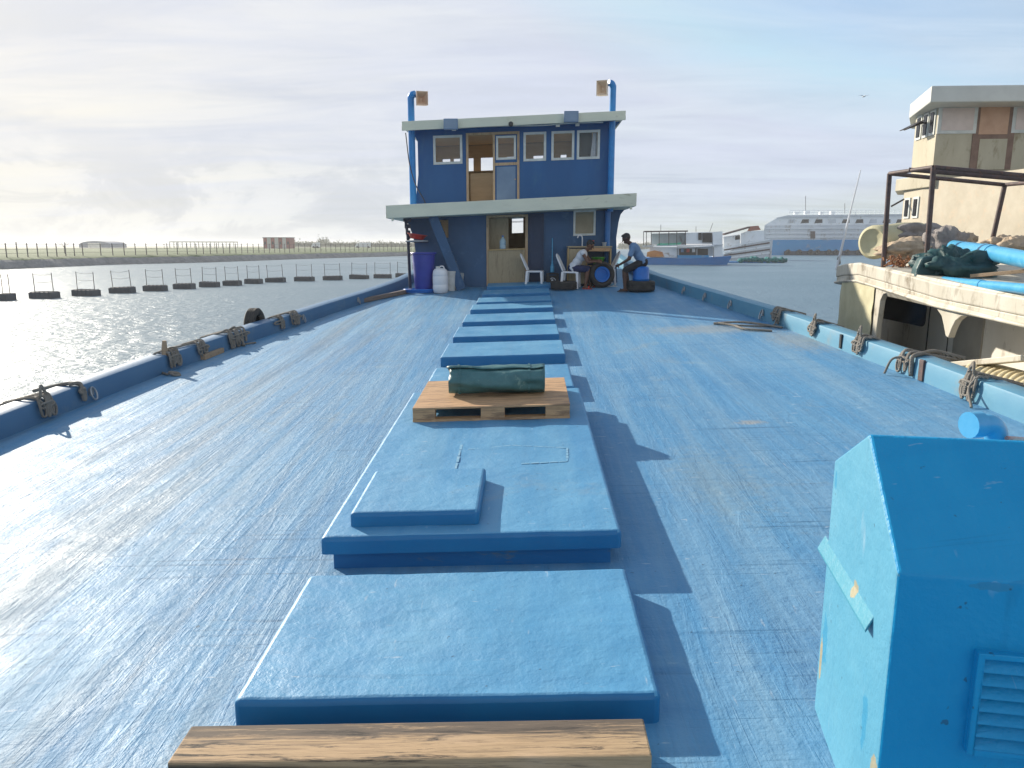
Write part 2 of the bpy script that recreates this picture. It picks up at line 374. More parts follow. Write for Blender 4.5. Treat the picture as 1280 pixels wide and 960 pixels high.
    def grid(s, nu, nv, fn):
        o = len(s.v)
        for j in range(nv + 1):
            for i in range(nu + 1): s.v.append(Vector(fn(i / nu, j / nv)))
        for j in range(nv):
            for i in range(nu):
                a = o + j * (nu + 1) + i
                s.f.append((a, a + 1, a + nu + 2, a + nu + 1)); s.mi.append(s.cur)
        return s
    def wall(s, x0, x1, z0, z1, holes, fn, th, extra_z=(), extra_x=()):
        """sheet in (x, z) with rectangular openings, thickness th along the third axis; fn(x, z, t) -> point"""
        xs = sorted(set([x0, x1] + [h[0] for h in holes] + [h[1] for h in holes] + list(extra_x)))
        zs = sorted(set([z0, z1] + [h[2] for h in holes] + [h[3] for h in holes] + list(extra_z)))
        nx, nz = len(xs), len(zs); o = len(s.v)
        for t in (0, th):
            for z in zs:
                for x in xs: s.v.append(Vector(fn(x, z, t)))
        def full(i, j):
            if i < 0 or j < 0 or i >= nx - 1 or j >= nz - 1: return False
            cx, cz = (xs[i] + xs[i + 1]) / 2, (zs[j] + zs[j + 1]) / 2
            return not any(h[0] < cx < h[1] and h[2] < cz < h[3] for h in holes)
        A = lambda i, j, t: o + t * nx * nz + j * nx + i
        def F(*q): s.f.append(q); s.mi.append(s.cur)
        for i in range(nx - 1):
            for j in range(nz - 1):
                if not full(i, j): continue
                F(A(i, j, 0), A(i + 1, j, 0), A(i + 1, j + 1, 0), A(i, j + 1, 0))
                F(A(i, j + 1, 1), A(i + 1, j + 1, 1), A(i + 1, j, 1), A(i, j, 1))
                if not full(i - 1, j): F(A(i, j, 0), A(i, j + 1, 0), A(i, j + 1, 1), A(i, j, 1))
                if not full(i + 1, j): F(A(i + 1, j, 0), A(i + 1, j, 1), A(i + 1, j + 1, 1), A(i + 1, j + 1, 0))
                if not full(i, j - 1): F(A(i, j, 0), A(i, j, 1), A(i + 1, j, 1), A(i + 1, j, 0))
                if not full(i, j + 1): F(A(i, j + 1, 0), A(i + 1, j + 1, 0), A(i + 1, j + 1, 1), A(i, j + 1, 1))
        return s
    def build(s, name, mats, parent=None, xf=None, bevel=0.0, smooth=None, seg=2, remesh=0.0):
        if xf: s.v = [Vector(xf(p)) for p in s.v]
        lo = Vector((min(p.x for p in s.v), min(p.y for p in s.v), min(p.z for p in s.v)))
        hi = Vector((max(p.x for p in s.v), max(p.y for p in s.v), 0))
        org = Vector(((lo.x + hi.x) / 2, (lo.y + hi.y) / 2, lo.z))
        me = bpy.data.meshes.new(name); me.from_pydata([p - org for p in s.v], [], s.f)
        for m in (mats if isinstance(mats, (list, tuple)) else [mats]): me.materials.append(m)
        me.polygons.foreach_set('material_index', s.mi)
        bm = bmesh.new(); bm.from_mesh(me)
        bmesh.ops.remove_doubles(bm, verts=bm.verts, dist=1e-5)
        bmesh.ops.recalc_face_normals(bm, faces=bm.faces)
        bm.to_mesh(me); bm.free()
        ob = bpy.data.objects.new(name, me); COL.objects.link(ob); ob.location = org
        if remesh:
            md = ob.modifiers.new('m', 'REMESH'); md.mode = 'VOXEL'; md.voxel_size = remesh; md.use_smooth_shade = True
            md2 = ob.modifiers.new('s', 'SMOOTH'); md2.factor = 0.5; md2.iterations = 3
        if bevel:
            md = ob.modifiers.new('b', 'BEVEL'); md.width = bevel; md.segments = seg; md.limit_method = 'ANGLE'; md.angle_limit = R(35)
        if smooth is not None:
            for p in me.polygons: p.use_smooth = True
            if smooth < 170: me.set_sharp_from_angle(angle=R(smooth))
        if parent is not None:
            ob.parent = parent
            ob.matrix_parent_inverse = world_of(parent).inverted()
        return ob
def world_of(o):
    m = Matrix.LocRotScale(o.location, o.rotation_euler, o.scale)
    if o.parent is None: return m
    return world_of(o.parent) @ o.matrix_parent_inverse @ m
def tag(o, label, cat, group=None, kind=None):
    o['label'] = label; o['category'] = cat
    if group: o['group'] = group
    if kind: o['kind'] = kind
    return o
def thing(name, loc, label, cat, group=None, rz=0.0):
    o = bpy.data.objects.new(name, None); COL.objects.link(o); o.location = loc; o.rotation_euler = (0, 0, rz)
    o.empty_display_size = 0.2
    return tag(o, label, cat, group)
def structure(o): o['kind'] = 'structure'; return o
def copy_tree(o, parent=None):
    c = o.copy(); COL.objects.link(c)
    if parent is not None: c.parent = parent
    for ch in list(o.children): copy_tree(ch, c)
    return c
def smooth_path(pts, k=5):
    """Catmull-Rom"""
    P = [Vector(p) for p in pts]; P = [P[0] * 2 - P[1]] + P + [P[-1] * 2 - P[-2]]; out = []
    for i in range(1, len(P) - 2):
        for j in range(k):
            t = j / k; a, b, c, d = P[i - 1:i + 3]
            out.append(0.5 * ((2 * b) + (c - a) * t + (2 * a - 5 * b + 4 * c - d) * t * t + (3 * b - a - 3 * c + d) * t ** 3))
    out.append(P[-2]); return out
def rect_ring(mb, x0, x1, z0, z1, w, y0, y1, f=None):
    """picture-frame of four bars butted end to end"""
    def q(a, b, c, d): mb.hexa([(a, y0, c), (b, y0, c), (b, y1, c), (a, y1, c), (a, y0, d), (b, y0, d), (b, y1, d), (a, y1, d)])
    q(x0, x1, z0, z0 + w); q(x0, x1, z1 - w, z1); q(x0, x0 + w, z0 + w, z1 - w); q(x1 - w, x1, z0 + w, z1 - w)
def sh(p): return (p[0], p[1], p[2] + heel(p[0]))

# ================================================================== SKY, SUN
SUN_AZ, SUN_EL = 46.0, 23.5          # degrees left of straight ahead, above the horizon
w = bpy.data.worlds.new('World'); SC.world = w; w.use_nodes = True
nt = NT(w); bg = w.node_tree.nodes['Background']
sky = nt.new('ShaderNodeTexSky', sky_type='NISHITA', sun_disc=False)
sky.sun_elevation = R(SUN_EL); sky.sun_rotation = R(-SUN_AZ); sky.dust_density = 1.2; sky.air_density = 1.0; sky.ozone_density = 1.2
geo = nt.new('ShaderNodeTexCoord').outputs['Generated']
sep = nt.new('ShaderNodeSeparateXYZ'); nt.link(geo, sep.inputs[0])
zc = math_(nt, 'ADD', math_(nt, 'MAXIMUM', sep.outputs[2], 0.0), 0.10)
cmb = nt.new('ShaderNodeCombineXYZ')
nt.link(math_(nt, 'DIVIDE', sep.outputs[0], zc), cmb.inputs[0]); nt.link(math_(nt, 'DIVIDE', sep.outputs[1], zc), cmb.inputs[1])
def cl(scale, sx, sy, rot, detail=7, rough=0.58, dist=0.6):
    mp = nt.new('ShaderNodeMapping'); mp.inputs['Scale'].default_value = (sx, sy, 1); mp.inputs['Rotation'].default_value = (0, 0, rot)
    nt.link(cmb.outputs[0], mp.inputs[0]); return noise_(nt, mp.outputs[0], scale, detail, rough, dist)
cir = cl(0.55, 0.55, 1.3, R(28)); cir2 = cl(1.5, 0.5, 1.5, R(-12), 8, 0.62)
low = noise_(nt, (lambda mp: (nt.link(geo, mp.inputs[0]), setattr(mp.inputs['Scale'], 'default_value', (1, 1, 1.9)), mp.outputs[0])[2])(nt.new('ShaderNodeMapping')), 10.0, 9, 0.62, 0.5)
sund = Vector((-math.sin(R(SUN_AZ)) * math.cos(R(SUN_EL)), math.cos(R(SUN_AZ)) * math.cos(R(SUN_EL)), math.sin(R(SUN_EL))))
dt = nt.new('ShaderNodeVectorMath', operation='DOT_PRODUCT'); nt.link(geo, dt.inputs[0]); dt.inputs[1].default_value = sund
dmax = math_(nt, 'MAXIMUM', dt.outputs['Value'], 0.0)
toward = math_(nt, 'POWER', dmax, 3.0); glow = math_(nt, 'POWER', dmax, 14.0)
f1 = ramp(nt, cir, [(0.36, (0.0,) * 3), (0.64, (0.85,) * 3)])
f2 = ramp(nt, cir2, [(0.40, (0.0,) * 3), (0.72, (0.55,) * 3)])
cover = math_(nt, 'ADD', math_(nt, 'MULTIPLY', f1, 0.55), math_(nt, 'MULTIPLY', f2, 0.55))
cover = math_(nt, 'ADD', cover, math_(nt, 'MULTIPLY', toward, 0.45))
behind = math_(nt, 'MULTIPLY', math_(nt, 'SUBTRACT', 0.12, dt.outputs['Value']), 1.4, True)
# pale horizon belt
belt = nt.new('ShaderNodeMapRange', i_1=0.0, i_2=0.12, i_3=0.5, i_4=0.0); nt.link(sep.outputs[2], belt.inputs[0])
cover = math_(nt, 'MINIMUM', math_(nt, 'ADD', math_(nt, 'ADD', cover, math_(nt, 'MULTIPLY', behind, 0.5)), belt.outputs[0]), 0.93)
shade = ramp(nt, cir2, [(0.37, (0.73, 0.76, 0.80)), (0.48, (.93, .94, .95)), (0.60, (1.07, 1.07, 1.06))])
lowm = nt.new('ShaderNodeMapRange', i_1=0.15, i_2=0.06, i_3=0.0, i_4=1.6); nt.link(sep.outputs[2], lowm.inputs[0])
lowshade = ramp(nt, low, [(0.40, (0.80, 0.82, 0.85)), (0.49, (.90, .91, .93)), (0.535, (1.06, 1.06, 1.04)), (.62, (1.12, 1.11, 1.08))])
shade = mixc(nt, math_(nt, 'MULTIPLY', lowm.outputs[0], toward, True), shade, lowshade)
CLOUD = 3.75
ccol = mixc(nt, toward, (CLOUD * 0.80, CLOUD * 0.92, CLOUD * 1.07, 1), (CLOUD * 1.17, CLOUD * 1.12, CLOUD * 1.01, 1))
ccol = mixc(nt, behind, ccol, (CLOUD * 1.22, CLOUD * 1.22, CLOUD * 1.2, 1))
ccol = mixc(nt, 1.0, ccol, shade, 'MULTIPLY')
ccol = mixc(nt, math_(nt, 'MULTIPLY', glow, 0.8), ccol, (CLOUD * 1.5, CLOUD * 1.42, CLOUD * 1.25, 1))
skyc = mixc(nt, 1.0, sky.outputs[0], (3.6, 3.85, 4.6, 1), 'DARKEN')
out = mixc(nt, cover, skyc, ccol)
nt.link(out, bg.inputs[0]); bg.inputs[1].default_value = 0.1
sl = bpy.data.lights.new('sun', 'SUN'); sl.energy = 3.3; sl.angle = R(0.8); sl.color = (1.0, 0.91, 0.77)
so = bpy.data.objects.new('sun', sl); COL.objects.link(so); so.rotation_euler = sund.to_track_quat('Z', 'Y').to_euler(); so.location = (-60, 60, 40)

# ================================================================== CAMERA
cd = bpy.data.cameras.new('camera'); cd.sensor_width = 36; cd.lens = FPX / 1280 * 36; cd.clip_end = 20000; cd.clip_start = 0.05
cam = bpy.data.objects.new('camera', cd); COL.objects.link(cam); cam.location = (0, 0, EYE)
cam.rotation_euler = (math.pi / 2 - PITCH, 0, YAW); SC.camera = cam

# ================================================================== SEA AND ISLAND
def water_mat():
    m, nt, bs = newmat('sea_water')
    bs.inputs['Base Color'].default_value = (0.12, 0.195, 0.25, 1); bs.inputs['IOR'].default_value = 1.333
    bs.inputs['Roughness'].default_value = 0.12
    a = noise_(nt, coords(nt, (1, 1.0, 1), (0, 0, 0.5)), 1.3, 6, 0.62, 0.6)
    b = noise_(nt, coords(nt, (0.6, 1.3, 1), (0, 0, -0.2)), 4.2, 4, 0.6, 0.4)
    c = noise_(nt, coords(nt), 0.05, 3, 0.5)
    rr = nt.new('ShaderNodeMapRange', i_1=0.35, i_2=0.65, i_3=0.34, i_4=0.46); nt.link(c, rr.inputs[0]); nt.link(rr.outputs[0], bs.inputs['Roughness'])
    n = bump(nt, bs, a, 0.6, 0.22)
    bump(nt, bs, b, 0.7, 0.08, n)
    return m
mb = MB()
mb.grid(8, 8, lambda u, v: (-3500 + 7000 * u, -500 + 4500 * v, 0.0))
structure(mb.build('sea_water', water_mat()))

def ground_mat():
    m, nt, bs = newmat('island_grass')
    n = noise_(nt, coords(nt), 0.12, 6, 0.65); n2 = noise_(nt, coords(nt), 0.9, 4)
    c = ramp(nt, n, [(0.35, (0.042, 0.092, 0.016)), (0.55, (0.06, 0.11, 0.025)), (0.75, (0.12, 0.135, 0.06))])
    c = mixc(nt, math_(nt, 'MULTIPLY', n2, 0.5), c, (0.08, 0.10, 0.035, 1))
    nt.link(c, bs.inputs['Base Color']); bs.inputs['Roughness'].default_value = 0.9
    return m
M['grass'] = ground_mat()
M['rock'] = mat('rock_revetment', (0.13, 0.14, 0.15, 1), (0.24, 0.24, 0.24, 1), 0.9, 0.85, 0.9, 1.4, 0.5)
M['sand'] = mat('pale_coral_sand', (0.5, 0.47, 0.38, 1), (0.36, 0.36, 0.26, 1), 0.06, 0.9, 0)
shore = [(-150, -40), (-110, 30), (-86, 75), (-71.3, 101), (-70, 125), (-61, 142), (-51.5, 184), (-35.8, 225), (-10, 285), (30, 390), (60, 520)]
def along_shore(t):
    d = t * (len(shore) - 1); i = min(int(d), len(shore) - 2); f = d - i
    a = Vector(shore[i]); b = Vector(shore[i + 1]); p = a.lerp(b, f); tn = (b - a).normalized(); return p, Vector((-tn.y, tn.x))
def isl(u, v):
    p, n = along_shore(v)
    off, z = [(0, -.8), (0.0, 0.0), (1.6, 1.15), (2.2, 1.3), (7, 1.75), (30, 2.0), (120, 2.15), (900, 2.2)][u]
    if 0 < u < 4:
        off += 0.5 * noise.noise(Vector((p.x * .35, p.y * .35, u))); z += (0.16 if u == 2 else 0.1) * noise.noise(Vector((p.x * .5, p.y * .5, 4 + u)))
    q = p + n * off; return (q.x, q.y, z)
mb = MB(); NV = 340
o = 0
for v in range(NV + 1):
    for u in range(8): mb.v.append(Vector(isl(u, v / NV)))
for v in range(NV):
    for u in range(7):
        a = v * 8 + u; mb.f.append((a, a + 1, a + 9, a + 8)); mb.mi.append(0 if u < 2 else (1 if u < 6 else 2))
structure(mb.build('island_ground', [M['rock'], M['grass'], M['sand']], smooth=60))

# fence along the shore
fen = thing('perimeter_fence', (-60, 150, 1.6), 'dark post and rail fence running along the grassy shore across the water', 'fence')
rails = MB(); s = 0.10
pts = []
t = 0.17
while t < 0.82 and len(pts) < 96:
    p, n = along_shore(t); q = p + n * 4.2; pts.append(Vector((q.x, q.y, 1.5)))
    a, _ = along_shore(t + 0.002); t += 0.002 * 2.15 / max((a - p).length, 1e-3)
for i, p in enumerate(pts):
    pb = MB(); h = 2.05 + 0.15 * (i % 5 == 0); pb.box((p.x, p.y, p.z + h / 2 - .1), (0.11, 0.11, h + .2)); pb.build('post', M['steel'], fen)
for z in (0.55, 1.15, 1.85):
    for a, b in zip(pts, pts[1:]): rails.bar(a + Vector((0, 0, z)), b + Vector((0, 0, z)), 0.03, 0.04)
rails.build('rail', M['steel'], fen)
# land behind the fence
def far_pt(px, d): r_ = ray(px, 306); r_ = r_ / Vector((r_.x, r_.y, 0)).length; return Vector((r_.x * d, r_.y * d, 0))
bl = thing('barrack_building', far_pt(349, 262) + Vector((0, 0, 2.1)), 'low block of red and white upright bands beyond the fence', 'building')
c0 = far_pt(349, 262); mb = MB(); rf = MB(); dr = []
for k in range(7):
    mb.mat(k % 2).box((c0.x - 3.75 + k * 1.25, c0.y, 2.1 + 1.7), (1.25, 5, 3.4))
mb.build('wall', [mat('dull_red_wall', lin(150, 70, 62)), mat('off_white_wall', lin(200, 196, 190))], bl)
rf.box((c0.x, c0.y, 2.1 + 3.5), (9.1, 5.4, 0.2)); rf.build('roof', M['steel'], bl)
for k in (0, 2, 4, 6):
    d = MB().box((c0.x - 3.75 + k * 1.25, c0.y - 2.53, 3.9), (0.6, .06, 0.9)); d.build('window', M['darkglass'], bl)
hz = thing('hangar', far_pt(118, 330) + Vector((0, 0, 2)), 'far grey round-roofed hangar behind the shore fence', 'building')
c0 = far_pt(118, 330); mb = MB()
mb.prism([(-6, 0), (6, 0), (6, 1.3)] + [(6 * math.cos(a), 1.3 + 1.4 * math.sin(a)) for a in np.linspace(.15, 2.99, 10)] + [(-6, 1.3)], 12, lambda a, b, t: (c0.x + a, c0.y + t, 2.0 + b))
mb.build('roof_shell', mat('grey_hangar_sheet', lin(130, 136, 150)), hz)
MB().box((c0.x, c0.y - .05, 3.0), (5, .1, 2)).build('door', M['hullgrey'], hz)
wf = thing('sheet_barrier', far_pt(252, 300) + Vector((0, 0, 2)), 'long pale barrier with top rail standing far behind the shore fence', 'barrier')
mb = MB(); pb = MB(); a = far_pt(212, 290); b = far_pt(297, 300); up = Vector((0, 0, 1))
mb.bar(a + up * 4.3, b + up * 4.3, .3, .35); mb.build('top_rail', M['hullgrey'], wf)
for k in range(18): q = a.lerp(b, k / 17); MB().box((q.x, q.y, 3.2), (.25, .25, 2.4)).build('post', M['hullgrey'], wf)
for k, (px, d, h, lab) in enumerate([(80, 150, 1.7, 'lamp mast with spread arms on the shore, left of the hangar'), (437, 330, 3.0, 'thin lamp mast on the shore above the trees side'), (205, 260, 2.2, 'slim lamp mast between the hangar and the pale barrier')]):
    c0 = far_pt(px, d); tm = thing('lamp_mast', c0 + Vector((0, 0, 1.9)), lab, 'mast', 'lamp masts on the far shore')
    MB().tube([(c0.x, c0.y, 1.8), (c0.x, c0.y, 2 + h * .7)], .07, 6).build('pole', M['steel'], tm)
    for dx in (-1.1, -.5, .5, 1.1): MB().tube([(c0.x, c0.y, 2 + h * .55), (c0.x + dx, c0.y, 2 + h)], .025, 5).build('arm', M['steel'], tm)
for px, d, L, lab in [(455, 300, 5.5, 'white box truck parked on the far shore in front of the trees'), (396, 290, 2.6, 'small white van on the far shore right of the red and white block')]:
    c0 = far_pt(px, d); tm = thing('parked_truck', c0 + Vector((0, 0, 2)), lab, 'truck')
    MB().box((c0.x + .4, c0.y, 3.3), (L - 1.4, 2, 1.7)).build('cargo_body', M['white_pl'], tm, bevel=.06)
    MB().hexa([(c0.x - L / 2 - .6, c0.y - .95, 2.5), (c0.x - L / 2 + .9, c0.y - .95, 2.5), (c0.x - L / 2 + .9, c0.y + .95, 2.5), (c0.x - L / 2 - .6, c0.y + .95, 2.5),
               (c0.x - L / 2, c0.y - .9, 3.8), (c0.x - L / 2 + .9, c0.y - .9, 3.8), (c0.x - L / 2 + .9, c0.y + .9, 3.8), (c0.x - L / 2, c0.y + .9, 3.8)]).build('cab', M['white_pl'], tm)
    for dx in (-L / 2 + .3, L / 2 - .9):
        MB().lathe([(.05, -1), (.42, -1), (.42, 1), (.05, 1)], (c0.x + dx, c0.y, 2.45), Matrix.Rotation(R(90), 3, 'X'), 12).build('wheel', M['rubber'], tm)
def leafmat(name, a, b):
    m, nt, bs = newmat(name)
    c = ramp(nt, noise_(nt, coords(nt), 0.7, 4), [(.35, a), (.65, b)]); nt.link(c, bs.inputs['Base Color']); bs.inputs['Roughness'].default_value = .8
    return m
M['leaf'] = leafmat('far_foliage', (0.05, 0.075, 0.03), (0.10, 0.12, 0.05))
def leaves(mb, c, r, n, size, rnd):
    for _ in range(n):
        q = Vector((rnd.gauss(0, .45), rnd.gauss(0, .45), rnd.gauss(0, .45)))
        p = Vector(c) + Vector((q.x * r[0], q.y * r[1], q.z * r[2])); sz = size * rnd.uniform(.6, 1.4)
        u = Vector((rnd.uniform(-1, 1), rnd.uniform(-1, 1), rnd.uniform(-1, 1))).normalized(); v = u.orthogonal().normalized()
        mb._add([p - u * sz, p + v * sz * .6, p + u * sz, p - v * sz * .6], [(0, 1, 2, 3)])
rnd = random.Random(3); mb = MB()
for k in range(150):
    px = 366 + 160 * k / 149 + rnd.uniform(-1, 1); c0 = far_pt(px, rnd.uniform(420, 470))
    h = 1.6 + 1.3 * abs(noise.noise(Vector((k * .21, 0, 0)))) + (1.8 if 398 < px < 410 else 0)
    leaves(mb, (c0.x, c0.y, 1.6 + h * .62), (1.6, 1.6, h), 90, .42, rnd)
tag(mb.build('treeline', M['leaf']), 'dull green far-off belt of trees behind the shore fence', 'treeline', kind='stuff')
rnd = random.Random(9); mb = MB()
for k in range(70):
    px = 775 + 40 * k / 69; c0 = far_pt(px, rnd.uniform(560, 620)); h = 2.2 + 2.2 * abs(noise.noise(Vector((k * .3, 4, 0))))
    leaves(mb, (c0.x, c0.y, .8 + h * .5), (1.9, 1.9, h), 60, .5, rnd)
tag(mb.build('treeline', M['leaf']), 'hazy strip of trees on the horizon just right of the blue deckhouse', 'treeline', kind='stuff')
mb = MB(); p = far_pt(790, 590); mb.ell((p.x, p.y, -2.2), (40, 20, 3.2), 24); structure(mb.build('far_shore_ground', M['sand'], smooth=180))

# floating barrier
M['float'] = mat('dark_grey_float', (0.045, 0.05, 0.06, 1), (0.07, 0.075, 0.085, 1), 1.5, 0.6)
FL = [(-6, 21, 376), (34, 76, 373.3), (88, 127, 370.2), (135, 171, 366.6), (178, 211, 364), (216, 246, 361.4), (249, 276.5, 359), (278.5, 304, 357.2), (306, 330, 354.8),
      (332, 359, 353), (368.5, 395, 351.6), (404.5, 430, 350.3), (438, 463, 348.8), (468, 492, 347.8), (496, 520, 346.8)]
def flabel(i):
    return ['floating barrier block cut by the left edge of the photo', 'dark float with two rail posts, second from the left edge of the photo', 'dark float, third from the left edge of the photo',
            'dark float, fourth from the left edge of the photo', 'dark float, fifth from the left edge, under the pale shore barrier', 'dark float, sixth from the left edge of the photo',
            'dark float with narrow gaps either side, first of the four close-set ones', 'tilted dark float, second of the four close-set ones', 'dark float, third of the four close-set ones',
            'dark float below the red and white block, last of the four close-set ones', 'dark float, fifth from the blue deckhouse', 'dark float, fourth from the blue deckhouse',
            'dark float, third from the blue deckhouse', 'dark float, second from the blue deckhouse', 'dark float nearest to the blue deckhouse, partly behind its corner'][i]
for i, (a, b, y) in enumerate(FL):
    rf = random.Random(40 + i)
    d0 = EYE * FPX / (y - 306); p0 = at_z((a + b) / 2, y); L = (b - a) * (p0.y * 1.0) / FPX - .9 * abs(p0.x / p0.y)
    tl = R(rf.uniform(-2.5, 2.5)); ya = R(rf.uniform(-8, 8))
    p0.x -= .2
    fl = thing('barrier_float', (p0.x, p0.y + .4, 0), flabel(i), 'float', 'floats of the barrier across the water')
    rot = Matrix.Rotation(ya, 3, 'Z') @ Matrix.Rotation(tl, 3, 'Y'); c = Vector((p0.x, p0.y + .4, 0.16))
    mbf = MB().box(c, (L, 0.9, 0.46), rot=rot)
    for k in range(-2, 3): mbf.box(c + rot @ Vector((k * L * .2, 0, .02)), (.07, .95, .49), rot=rot)
    mbf.build('float_block', M['float'], fl, bevel=.04)
    for sx in (-1, 1):
        q = c + rot @ Vector((sx * (L / 2 - .12), 0, .25)); MB().tube([q, q + rot @ Vector((0, 0, 1.15))], .024, 6).build('post', M['steel'], fl)
    rp = MB()
    for z in (.62, 1.08):
        e0 = c + rot @ Vector((-(L / 2 - .12), 0, .25 + z)); e1 = c + rot @ Vector((L / 2 - .12, 0, .25 + z)); md = (e0 + e1) / 2 - Vector((0, 0, .06))
        rp.tube(smooth_path([e0, md, e1]), .010, 4)
    rp.build('rope_rail', M['galv'], fl)

# ================================================================== THE BLUE CARGO BOAT
RX = [(-7, 3.6), (-4, 4.35), (-1, 4.62), (2, 4.70), (7, 4.67), (9, 4.63), (10.4, 4.54), (12.0, 4.45), (13.2, 4.36), (13.9, 4.26), (16, 3.95), (18, 3.6), (20, 3.25), (22, 3.0), (25, 2.8)]
LX = [(-7, -4.4), (-4, -5.05), (-1, -5.35), (2, -5.44), (7.3, -5.42), (8.5, -5.38), (10.8, -5.22), (13.5, -4.85), (16.5, -4.28), (18.2, -3.88), (20, -3.5), (22, -3.25), (25, -3.05)]
BW, BH = 0.27, 0.25
boat = thing('cargo_boat', (-0.35, 10, 0), 'long blue decked cargo boat with two-storey blue deckhouse at its far end', 'boat')
mb = MB()
YS = [-7 + 32 * k / 200 for k in range(201)]
mb.grid(56, 200, lambda u, v: (lambda y: (lambda a, b: (a + (b - a) * u, y, deck(a + (b - a) * u, y)))(interp(LX, y) - .05, interp(RX, y) + .05))(YS[int(round(v * 200))]))
mb.build('deck', M['deck'], boat, smooth=180)
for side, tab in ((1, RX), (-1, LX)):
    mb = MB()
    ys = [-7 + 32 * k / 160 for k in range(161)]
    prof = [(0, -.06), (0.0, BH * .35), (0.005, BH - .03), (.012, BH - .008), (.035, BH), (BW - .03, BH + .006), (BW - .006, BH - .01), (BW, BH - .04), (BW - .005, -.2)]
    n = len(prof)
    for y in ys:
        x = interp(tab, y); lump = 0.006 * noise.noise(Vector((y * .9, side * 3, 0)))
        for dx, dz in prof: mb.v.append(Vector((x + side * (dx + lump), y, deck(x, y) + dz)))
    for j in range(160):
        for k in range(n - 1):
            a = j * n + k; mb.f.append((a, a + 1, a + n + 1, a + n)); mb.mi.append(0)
    mb.build('bulwark', M['bulwark'] if side > 0 else M['bulwark_shaded'], boat, smooth=50)
    hb = MB(); prof = [(BW - .006, -.19), (BW + .05, -.22), (BW + .05, -.36), (BW - .01, -.4), (BW - .25, -1.1), (BW - .8, -3.2)]; n = len(prof)
    for y in ys:
        x = interp(tab, y)
        for dx, dz in prof: hb.v.append(Vector((x + side * dx, y, max(deck(x, y) + dz, -.6))))
    for j in range(160):
        for k in range(n - 1):
            a = j * n + k; hb.f.append((a, a + 1, a + n + 1, a + n)); hb.mi.append(0)
    hb.build('hull_side', M['pipe_blue'], boat, smooth=50)
mb = MB()
for y in (-7, 25):
    a, b = interp(LX, y) - BW, interp(RX, y) + BW
    mb.hexa([(a + .6, y - .06, -.6), (b - .6, y - .06, -.6), (b - .6, y + .06, -.6), (a + .6, y + .06, -.6), (a, y - .06, deck(a, y) + BH), (b, y - .06, deck(b, y) + BH), (b, y + .06, deck(b, y) + BH), (a, y + .06, deck(a, y) + BH)])
mb.build('transom', M['bulwark'], boat)
# freeing slots and eyes in the bulwark
def bul(y, side, dx=0.0, dz=0.0):
    x = interp(RX if side > 0 else LX, y); return Vector((x + side * dx, y, deck(x, y) + dz))
p = bul(10.75, 1, -.002, .125); MB().box(p, (.03, .06, .2)).build('freeing_slot', M['black'], boat)
p = bul(8.72, 1, -.004, .13); MB().box(p, (.03, .10, .25)).build('chafe_strap', M['rust_pipe'], boat, bevel=.006)
def eye_ring(p, nrm, r=.05):
    m = MB(); nrm = Vector(nrm).normalized(); u = Vector((0, 1, 0)); v = Vector((0, 0, 1))
    m.box(p, (.015, .09, .09)); c = p + nrm * .03 - v * .02
    m.tube([c + (u * math.cos(a) * .8 + (v * math.sin(a)) * 1.1 + nrm * (math.sin(a) * -.3)) * r for a in np.linspace(0, 2 * math.pi, 17)[:-1]], .011, 6, closed=True)
    return m
for px, py in ((862, 362), (890, 370), (917, 380), (948, 392.5)):
    q = on_deck(px, py, .12); p = bul(q.y, 1, -.006, .13); eye_ring(p, (-1, 0, 0), .075).build('mooring_eye', M['galv'], boat)
for y in (8.85, 15.0, 17.6):
    eye_ring(bul(y, -1, -.006, .13), (1, 0, 0), .07).build('mooring_eye', M['galv'], boat)

# ---- hatch coamings (fixed) and lids (loose)
HX0, HX1 = -1.235, 0.56
mb = MB()
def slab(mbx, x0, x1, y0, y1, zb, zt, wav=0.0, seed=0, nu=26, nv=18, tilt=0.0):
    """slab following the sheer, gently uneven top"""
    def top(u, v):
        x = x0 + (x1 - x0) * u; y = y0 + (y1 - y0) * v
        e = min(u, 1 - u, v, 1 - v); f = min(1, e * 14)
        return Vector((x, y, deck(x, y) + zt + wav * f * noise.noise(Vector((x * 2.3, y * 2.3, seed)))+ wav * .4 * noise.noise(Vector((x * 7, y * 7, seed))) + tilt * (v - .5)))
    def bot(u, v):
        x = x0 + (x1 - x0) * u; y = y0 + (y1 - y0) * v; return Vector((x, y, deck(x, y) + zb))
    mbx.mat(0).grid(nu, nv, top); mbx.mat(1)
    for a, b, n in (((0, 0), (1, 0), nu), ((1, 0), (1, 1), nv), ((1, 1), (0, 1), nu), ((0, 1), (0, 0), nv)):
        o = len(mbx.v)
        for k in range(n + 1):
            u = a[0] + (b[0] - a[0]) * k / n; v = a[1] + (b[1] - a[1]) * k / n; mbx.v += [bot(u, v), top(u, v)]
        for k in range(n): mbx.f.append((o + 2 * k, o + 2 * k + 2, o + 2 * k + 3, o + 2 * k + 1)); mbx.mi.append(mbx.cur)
    mbx.f.append(tuple(range(0))) if False else None
